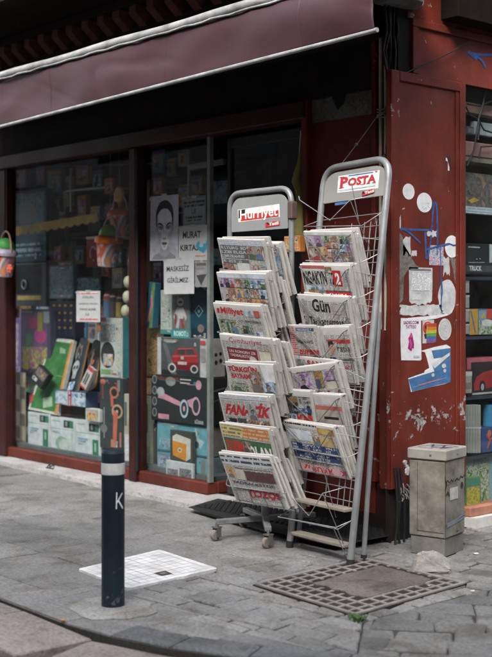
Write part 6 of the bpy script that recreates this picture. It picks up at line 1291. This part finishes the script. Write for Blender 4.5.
sc_ops=[('R',.0,.0,1,1,(.022,.026,.028)),('E',.36,.12,.09,.10,(.2,.25,.23)),('L',[(.15,.10),(.55,.10)],.004,(.12,.18,.16)),('E',.86,.15,.05,.10,PKI),('L',[(.66,.16),(.84,.15)],.004,PKI),('G',[(.14,.40),(.18,.36),(.30,.42),(.56,.55),(.62,.66),(.48,.62),(.24,.52),(.13,.50)],PKI),('E',.18,.36,.07,.10,(.34,.36,.38)),('G',[(.66,.50),(.80,.42),(.84,.52),(.76,.66),(.70,.62)],PKI),('E',.61,.68,.075,.20,(.36,.46,.52)),('E',.61,.68,.052,.145,(.03,.035,.04)),('E',.61,.68,.02,.06,PKI),('E',.82,.60,.075,.20,(.45,.28,.33)),('E',.82,.60,.052,.145,(.03,.035,.04)),('R',.14,.84,.34,.95,PKI),('R',.80,.90,.95,.97,(.25,.25,.26))]
for i in range(4): sc_ops.append(('E',.07,.10+.24*i,.045,.10,(.20,.21,.22))); sc_ops.append(('E',.07,.10+.24*i,.03,.07,(.05,.05,.055)))
wbox('scooter_box',(151.5,376.5,207,423),4.635,.16,(.022,.026,.028),sc_ops,'black box picturing a pink scooter with pale wheels',side=ink((.02,.02,.022)),sideops=[('L',[(.1,.3),(.9,.22)],.01,(.12,.12,.12)),('L',[(.3,.5),(.6,.45),(.7,.7)],.008,(.1,.1,.1))])
LB=(.12,.30,.36)
wbox('craft_box',(157,424,207,454),4.65,.14,LB,[('G',[(.78,.05),(.84,.4),(.95,.5),(.88,.75),(.74,.5)],(.34,.44,.46)),('E',.80,.62,.05,.12,(.03,.05,.07)),('R',.05,.55,.35,.9,photo('bluecraft',[(.12,.3,.36),(.3,.42,.46),(.06,.14,.2),(.4,.46,.46)],50)),('R',.0,.94,1,1,(.05,.13,.16))],'light blue craft box under the pink scooter box',side=ink((.20,.17,.15)))
wbox('craft_box',(157,455,207,492),4.65,.14,(.14,.26,.31),[('R',.03,.1,.35,.9,photo('bluecraft2',[(.12,.2,.26),(.36,.42,.45),(.06,.1,.16),(.42,.42,.46)],50)),('R',.68,.06,.88,.96,(.16,.34,.40)),('R',.90,.06,.97,.96,(.16,.18,.18))],'light blue craft box on the window floor, lowest of its stack',side=ink((.14,.16,.18)))
F=wbox('picture_book',(170,431,192,466),4.60,.03,(.045,.05,.042),[('G',[(.12,.18),(.30,.10),(.94,.20),(.94,.74),(.74,.84),(.14,.70)],(.48,.46,.40)),('G',[(.12,.30),(.76,.36),(.74,.84),(.14,.72)],(.50,.20,.025)),('E',.46,.55,.10,.07,(.5,.46,.40)),('E',.46,.55,.05,.035,(.2,.1,.05)),('R',.6,.9,.85,.95,(.15,.13,.1))],'dark book with an orange and cream block on its cover','book')
wbox('picture_book',(166,462,192.5,489),4.585,.02,(.42,.44,.45),[('R',.06,.3,.46,.85,photo('moto',[(.4,.42,.43),(.04,.04,.05),(.2,.2,.22),(.3,.1,.1)],45)),('R',.52,.22,.96,.85,photo('moto',[(.4,.42,.43),(.04,.04,.05),(.2,.2,.22),(.3,.1,.1)],45)),('R',.05,.9,.95,.96,(.3,.32,.33))],'white book with two grey motorcycles, lowest at the front of the window','book')
wbox('gift_wrap',(141,325,158,376),4.70,.05,(.20,.15,.09),[('R',0,0,1,1,PH['gold'])],'gold and cream patterned gift pack beside the red toy car box','gift pack')
wbox('gift_wrap',(142,376,152,396),4.71,.05,(.12,.03,.02),[('R',.0,.1,1,.9,PH['warm'])],'dark red pack wedged beside the black scooter box','gift pack')
wbox('poster_roll',(140.5,396,151,486),4.68,.03,(.30,.31,.22),[('R',.2,.08,.7,.4,(.06,.08,.07)),('R',.1,.55,.9,.9,lines('postx',.012,(.08,.09,.08),(.3,.31,.22),.5,80,0))],'tall olive cream poster right of the window post','poster')
wbox('scooter_pack',(151.5,424,157,470),4.70,.06,(.03,.033,.035),[('R',.2,.1,.8,.9,(.08,.07,.07))],'narrow dark pack beside the light blue craft boxes','pack')
# goods seen past the glass return
wbox('carton',(212,424,228,448),4.90,.1,(.20,.165,.13),[('L',[(.3,.4),(.6,.3),(.7,.6)],.008,(.06,.05,.04))],'tan carton at the doorway side of the glass return','carton')
wbox('toy_box',(211,450,230,497),4.82,.12,(.22,.03,.045),[('E',.3,.4,.14,.10,(.05,.02,.03)),('E',.7,.38,.14,.10,(.05,.02,.03)),('R',.2,.55,.8,.7,(.08,.03,.04)),('R',.1,.8,.9,.95,(.3,.14,.12))],'red toy box with two dark faces standing in the doorway')
wbox('toy_box',(212,300,222,334),4.85,.1,(.012,.015,.02),[('R',.2,.2,.8,.8,(.05,.05,.06))],'black narrow box deep beside the glass return')
# olive cloth in doorway
mb=MB(); OL=plain('olive_yellow_cloth',(.17,.15,.045),.9,.35,20,.3)
cs=[(299.5,152,1.5),(299,163,2.2),(297,172,4.8),(296,181,5.5),(298,190,3.6),(299.5,200,3.8),(299,215,5.4),(298.5,228,6.8),(298,241,7.6),(298,246,7)]
pts=[onY(x,y,4.47) for x,y,_ in cs]; mb.tube(pts,.02,OL,14,True,[w*.0052 for _,_,w in cs]); mb.tube([onY(300.5,131,4.47),onY(299.5,154,4.47)],.004,WIRE,6)
for v in mb.v: v+=noise.noise_vector(v*26)*.006; v.y=4.47+(v.y-4.47)*.6
tag(mb.build('hanging_cloth'),'olive yellow bundled cloth hanging on a hook at the doorway edge','cloth')
wbox('toy_pack',(284,236,300,252),4.40,.04,(.42,.17,.05),[('R',.1,.2,.9,.8,PH['warm'])],'orange pack behind the shoulder of the shorter rack','pack')
# --- side shop window (right edge)
def sbox(name,px,X,dep,c,ops,label,cat='box'):
    F=FX(X,*px); a=F(0,0); b=F(1,1); mb=MB(); mb.bb(X-dep,X,a.y,b.y,b.z,a.z,c if not isinstance(c,tuple) else ink(c),.002); mb.print(F,F.w,F.h,ops,1,.001,.0004); tag(mb.build(name),label,cat); return F
SX2=-4.02
mb=MB(); yA,yB=4.995,6.6
for py in(276.5,336,396,455,511):
    z=onX(475,py,SX2).z; mb.bb(-4.42,SX2+.01,yA,yB,z-.018,z-.002,plain('dark_blue_shelf',(.02,.03,.045),.6,.3))
mb.bb(-4.44,-4.42,yA,yB,.1,2.3,DARK); mb.bb(-4.42,SX2,yB,yB+.02,.1,2.3,DARK)
for q in(5.6,): mb.bb(-4.42,-4.04,q,q+.02,.1,2.3,DARK)
tag(mb.build('shelving'),'dark blue shelving in the side window at the right edge','shelves')
mb=MB(); mb.bb(-4.1,-4.03,yA,yB,onX(475,157,-4.03).z,onX(475,142,-4.03).z,plain('dusty_pink_duct',(.22,.12,.10),.7,.35,8,.2),.006); mb.bb(-4.14,-4.02,yA,yB,onX(475,162,-4.02).z,onX(475,157.5,-4.02).z,plain('olive_lath',(.12,.11,.08),.7)); mb.bb(-4.1,-4.035,yA,yB,onX(475,113,-4.03).z,onX(475,103,-4.03).z,plain('dusty_pink_duct',(.22,.12,.10),.7,.35,8,.2)); tag(mb.build('pink_duct'),'dusty pink trunking and lath above the side window shelves','trunking')
sbox('switch_box',(467,126,474,135),-4.03,.05,(.04,.05,.06),[('R',.1,.2,.9,.8,(.1,.1,.1))],'small dark switch box among the loose wires of the side window','switch box')
sbox('junction_board',(474.5,121,494,137),-4.05,.03,(.20,.24,.25),[],'pale grey board behind loose wires above the pink trunking','board')
mb=MB()
for pts in ([(466,107),(470,115),(478,119),(484,130),(493,133)],[(486,86),(483,105),(479,118),(474,150),(467,166)],[(468,104),(480,106),(492,101)],[(477,118),(480,125),(478,140)],[(481,147),(493,146)],[(481,148),(479,158)]):
    mb.tube([onX(x,y,-4.0+R.uniform(-.01,.01)) for x,y in pts],.005,BLK,6)
tag(mb.build('loose_wires'),'tangle of loose black wires above the side window','wires')
sbox('framed_picture',(465,172,496,215.5),-4.06,.03,(.38,.44,.48),[('R',.0,.0,.88,.82,photo('dimpic',[(.03,.03,.035),(.12,.11,.10),(.05,.05,.05),(.22,.15,.10),(.08,.08,.07)],14)),('G',[(.1,.68),(.3,.6),(.45,.66),(.2,.75)],(.35,.25,.04)),('R',.05,.86,.85,.94,lines('frm',.02,(.2,.28,.34),(.38,.44,.48),.5,60,0))],'pale framed dim picture with a little yellow, high in the side window','picture')
sbox('toy_truck_box',(465,243,497,275),-4.04,.1,(.018,.02,.022),[('L',[(.1,.12),(.45,.12)],.006,(.4,.42,.43)),('L',[(.1,.62),(.6,.6)],.004,(.3,.3,.3)),('R',.75,.0,1,.6,(.4,.42,.42)),('R',.0,.70,1,.92,(.05,.055,.06)),('T','TRUCK',.12,.72,.50,.88,(.5,.52,.53),{'b':.03}),('E',.35,.5,.02,.02,(.4,.4,.4)),('E',.45,.49,.02,.02,(.4,.4,.4))],'black toy box lettered TRUCK in the side window')
for i,(a,b) in enumerate(((280,293),(295,308),(309,322),(324,334))):
    sbox('cup',(464.5,a,469.5,b),-4.02,.05,(.32,.31,.29),[('R',.0,.0,1,.15,(.45,.44,.42))],['pale tub, uppermost of the column by the red panel','pale tub, second of the column by the red panel','pale tub, third of the column by the red panel','pale tub, lowest of the column by the red panel'][i],'tub')
sbox('game_box',(469.5,309,497,334),-4.03,.1,(.06,.10,.2),[('R',.0,.0,.3,1,(.42,.24,.04)),('L',[(.05,.1),(.2,.9)],.01,(.06,.1,.3)),('R',.32,.05,.6,.45,(.16,.26,.34)),('G',[(.38,.35),(.5,.15),(.58,.35)],(.42,.28,.05)),('R',.60,.0,1,.4,(.4,.05,.04)),('R',.32,.45,1,1,PH['green']),('E',.62,.55,.2,.14,(.5,.5,.47))],'bright game box of yellow, red and green in the side window')
wr=[('R',.0,.0,1,.12,(.36,.10,.12)),('R',.0,.12,.12,.3,(.36,.10,.12)),('R',.12,.12,1,1,(.03,.022,.025)),('G',[(.2,.70),(.3,.5),(.5,.40),(.8,.34),(1,.3),(1,.75),(.5,.85),(.22,.86)],(.26,.03,.03)),('E',.48,.78,.10,.17,(.02,.02,.02)),('E',.48,.78,.05,.09,(.3,.3,.3)),('R',.15,.92,1,.97,(.35,.34,.34))]
sbox('toy_car_box',(467,358,498,394),-4.03,.12,(.12,.03,.035),wr,'pink edged box with a dark red toy car in the side window')
sbox('cup',(463.5,372,472,393),-4.005,.05,(.30,.29,.27),[('R',0,0,1,.2,(.45,.45,.44)),('R',.1,.5,.9,.8,(.2,.16,.14))],'white lidded jar before the red toy car box','jar')
for i in range(6):
    x0=465+2.7*i; sbox('notebook',(x0,405,x0+2.5,453),-4.0,.14,(.20+.02*(i%3),.21+.02*(i%2),.20),[('R',.2,.0,.4,1,(.30,.31,.30)),('R',0,.46,1,.49,(.45,.45,.44))],'grey notebook spine in the tied row on the lower side shelf','notebook')
for o in bpy.data.objects:
    if o.name.startswith('notebook'): o['group']='tied row of grey notebooks'
p=onX(489,424,-4.05); mb=MB(); mb.lathe(V((p.x,p.y,onX(489,426,-4.05).z)),[(0,0),(.035,0),(.035,.12),(0,.12)],ink((.04,.16,.28),.4),18); tag(mb.build('drum'),'round blue tub above the blue comic box','tub')
sbox('comic_box',(482,428,498,451),-4.02,.08,(.03,.06,.16),[('L',[(.3,.3),(.5,.5),(.35,.8)],.012,(.40,.07,.03)),('L',[(.5,.5),(.75,.4),(.8,.8)],.012,(.42,.1,.03)),('E',.45,.25,.12,.14,(.4,.12,.05))],'blue box with a red orange figure on the lower side shelf')
sbox('puzzle_box',(465,459,493,506),-4.04,.06,(.16,.24,.24),[('R',.05,.14,.85,.9,PH['green']),('T','PING',.30,.03,.76,.13,(.1,.14,.14),{'b':.02}),('E',.35,.5,.2,.16,(.05,.14,.13)),('R',.86,.0,1,1,(.20,.30,.32))],'pale green puzzle box with a leafy picture, lowest in the side window')
sbox('snack_bag',(466,478,481,508),-4.0,.03,(.12,.2,.08),[('R',.05,.3,.9,.95,photo('leafbag',[(.45,.2,.02),(.5,.36,.04),(.2,.3,.05),(.4,.08,.02)],45)),('R',.1,.05,.9,.3,(.06,.2,.14))],'small orange and green packet leaning on the puzzle box','packet')
# ================================================================ THE OTHER SIDES OF THE STREETS (seen only in the glass, and they shut out low sky)
def block(label,x0,x1,y0,y1,H,face,c):
    t=thing('apartment_building',label,'building',((x0+x1)/2,(y0+y1)/2,0)); mb=MB(); mb.bb(x0,x1,y0,y1,-.09,H,plain('facade_'+label.split()[0],c,.85,.3,1.2),.05); mb.build('wall',t)
    gl=plain('facade_window_glass',(.03,.035,.04),.15,.2,2); a0,a1=(x0,x1) if face in('N','S') else (y0,y1); n=int((a1-a0)/2.6)
    mb=MB()
    for f in range(int(H/3)):
        for i in range(n):
            a=a0+(i+.5)*(a1-a0)/n; z=.9+3*f
            if face=='N': mb.bb(a-.55,a+.55,y1-.02,y1+.03,z,z+1.5,gl,.02)
            else: mb.bb(x0-.03,x0+.02,a-.55,a+.55,z,z+1.5,gl,.02)
    for k in range(0,len(mb.f),26): pass
    mb.build('window_rows',t)
block('pale plastered apartment block across the front street, seen only as reflections',-26,9,-16,-5.5,11,'N',(.17,.155,.14))
block('brown plastered apartment block across the side street, seen only as reflections',6.0,16,-3,26,10,'W',(.16,.135,.115))
# ================================================================ LIGHT, SKY, CAMERA
w=bpy.data.worlds.new('World'); sc.world=w; w.use_nodes=True; nt=w.node_tree; bg=nt.nodes['Background']
sky=N(nt,'ShaderNodeTexSky',sky_type='NISHITA'); sky.sun_disc=False; sky.sun_elevation=math.radians(40)
sd=V((.42,-.75,0)).normalized()
sky.sun_rotation=math.atan2(sd.x,sd.y); sky.dust_density=4.0; sky.air_density=1.0; sky.ozone_density=1.0
hs=N(nt,'ShaderNodeHueSaturation'); hs.inputs['Saturation'].default_value=.33
nt.links.new(sky.outputs[0],hs.inputs['Color']); nt.links.new(hs.outputs[0],bg.inputs['Color']); bg.inputs['Strength'].default_value=.15
sl=bpy.data.lights.new('sun','SUN'); sl.energy=1.5; sl.angle=math.radians(25); sl.color=(1,.98,.95); so=bpy.data.objects.new('sun',sl); col.objects.link(so)
el=math.radians(40); dirv=V((sd.x*math.cos(el),sd.y*math.cos(el),math.sin(el))); so.rotation_euler=(-dirv).to_track_quat('-Z','Y').to_euler(); so.location=(2,-3,9)
cam=bpy.data.cameras.new('camera'); co=bpy.data.objects.new('camera',cam); col.objects.link(co); sc.camera=co
co.location=CAM; co.rotation_euler=(math.pi/2,0,math.atan2(-FW.x,FW.y)); cam.sensor_width=36; cam.lens=36*F_/657; cam.shift_y=-(328.5-HY)/657; cam.shift_x=0
cam.clip_end=300; cam.dof.use_dof=True; cam.dof.focus_distance=5.75; cam.dof.aperture_fstop=2.5
vs_=sc.view_settings; vs_.view_transform='Standard'; vs_.look='None'; vs_.exposure=2.15; vs_.gamma=1; vs_.use_curve_mapping=False
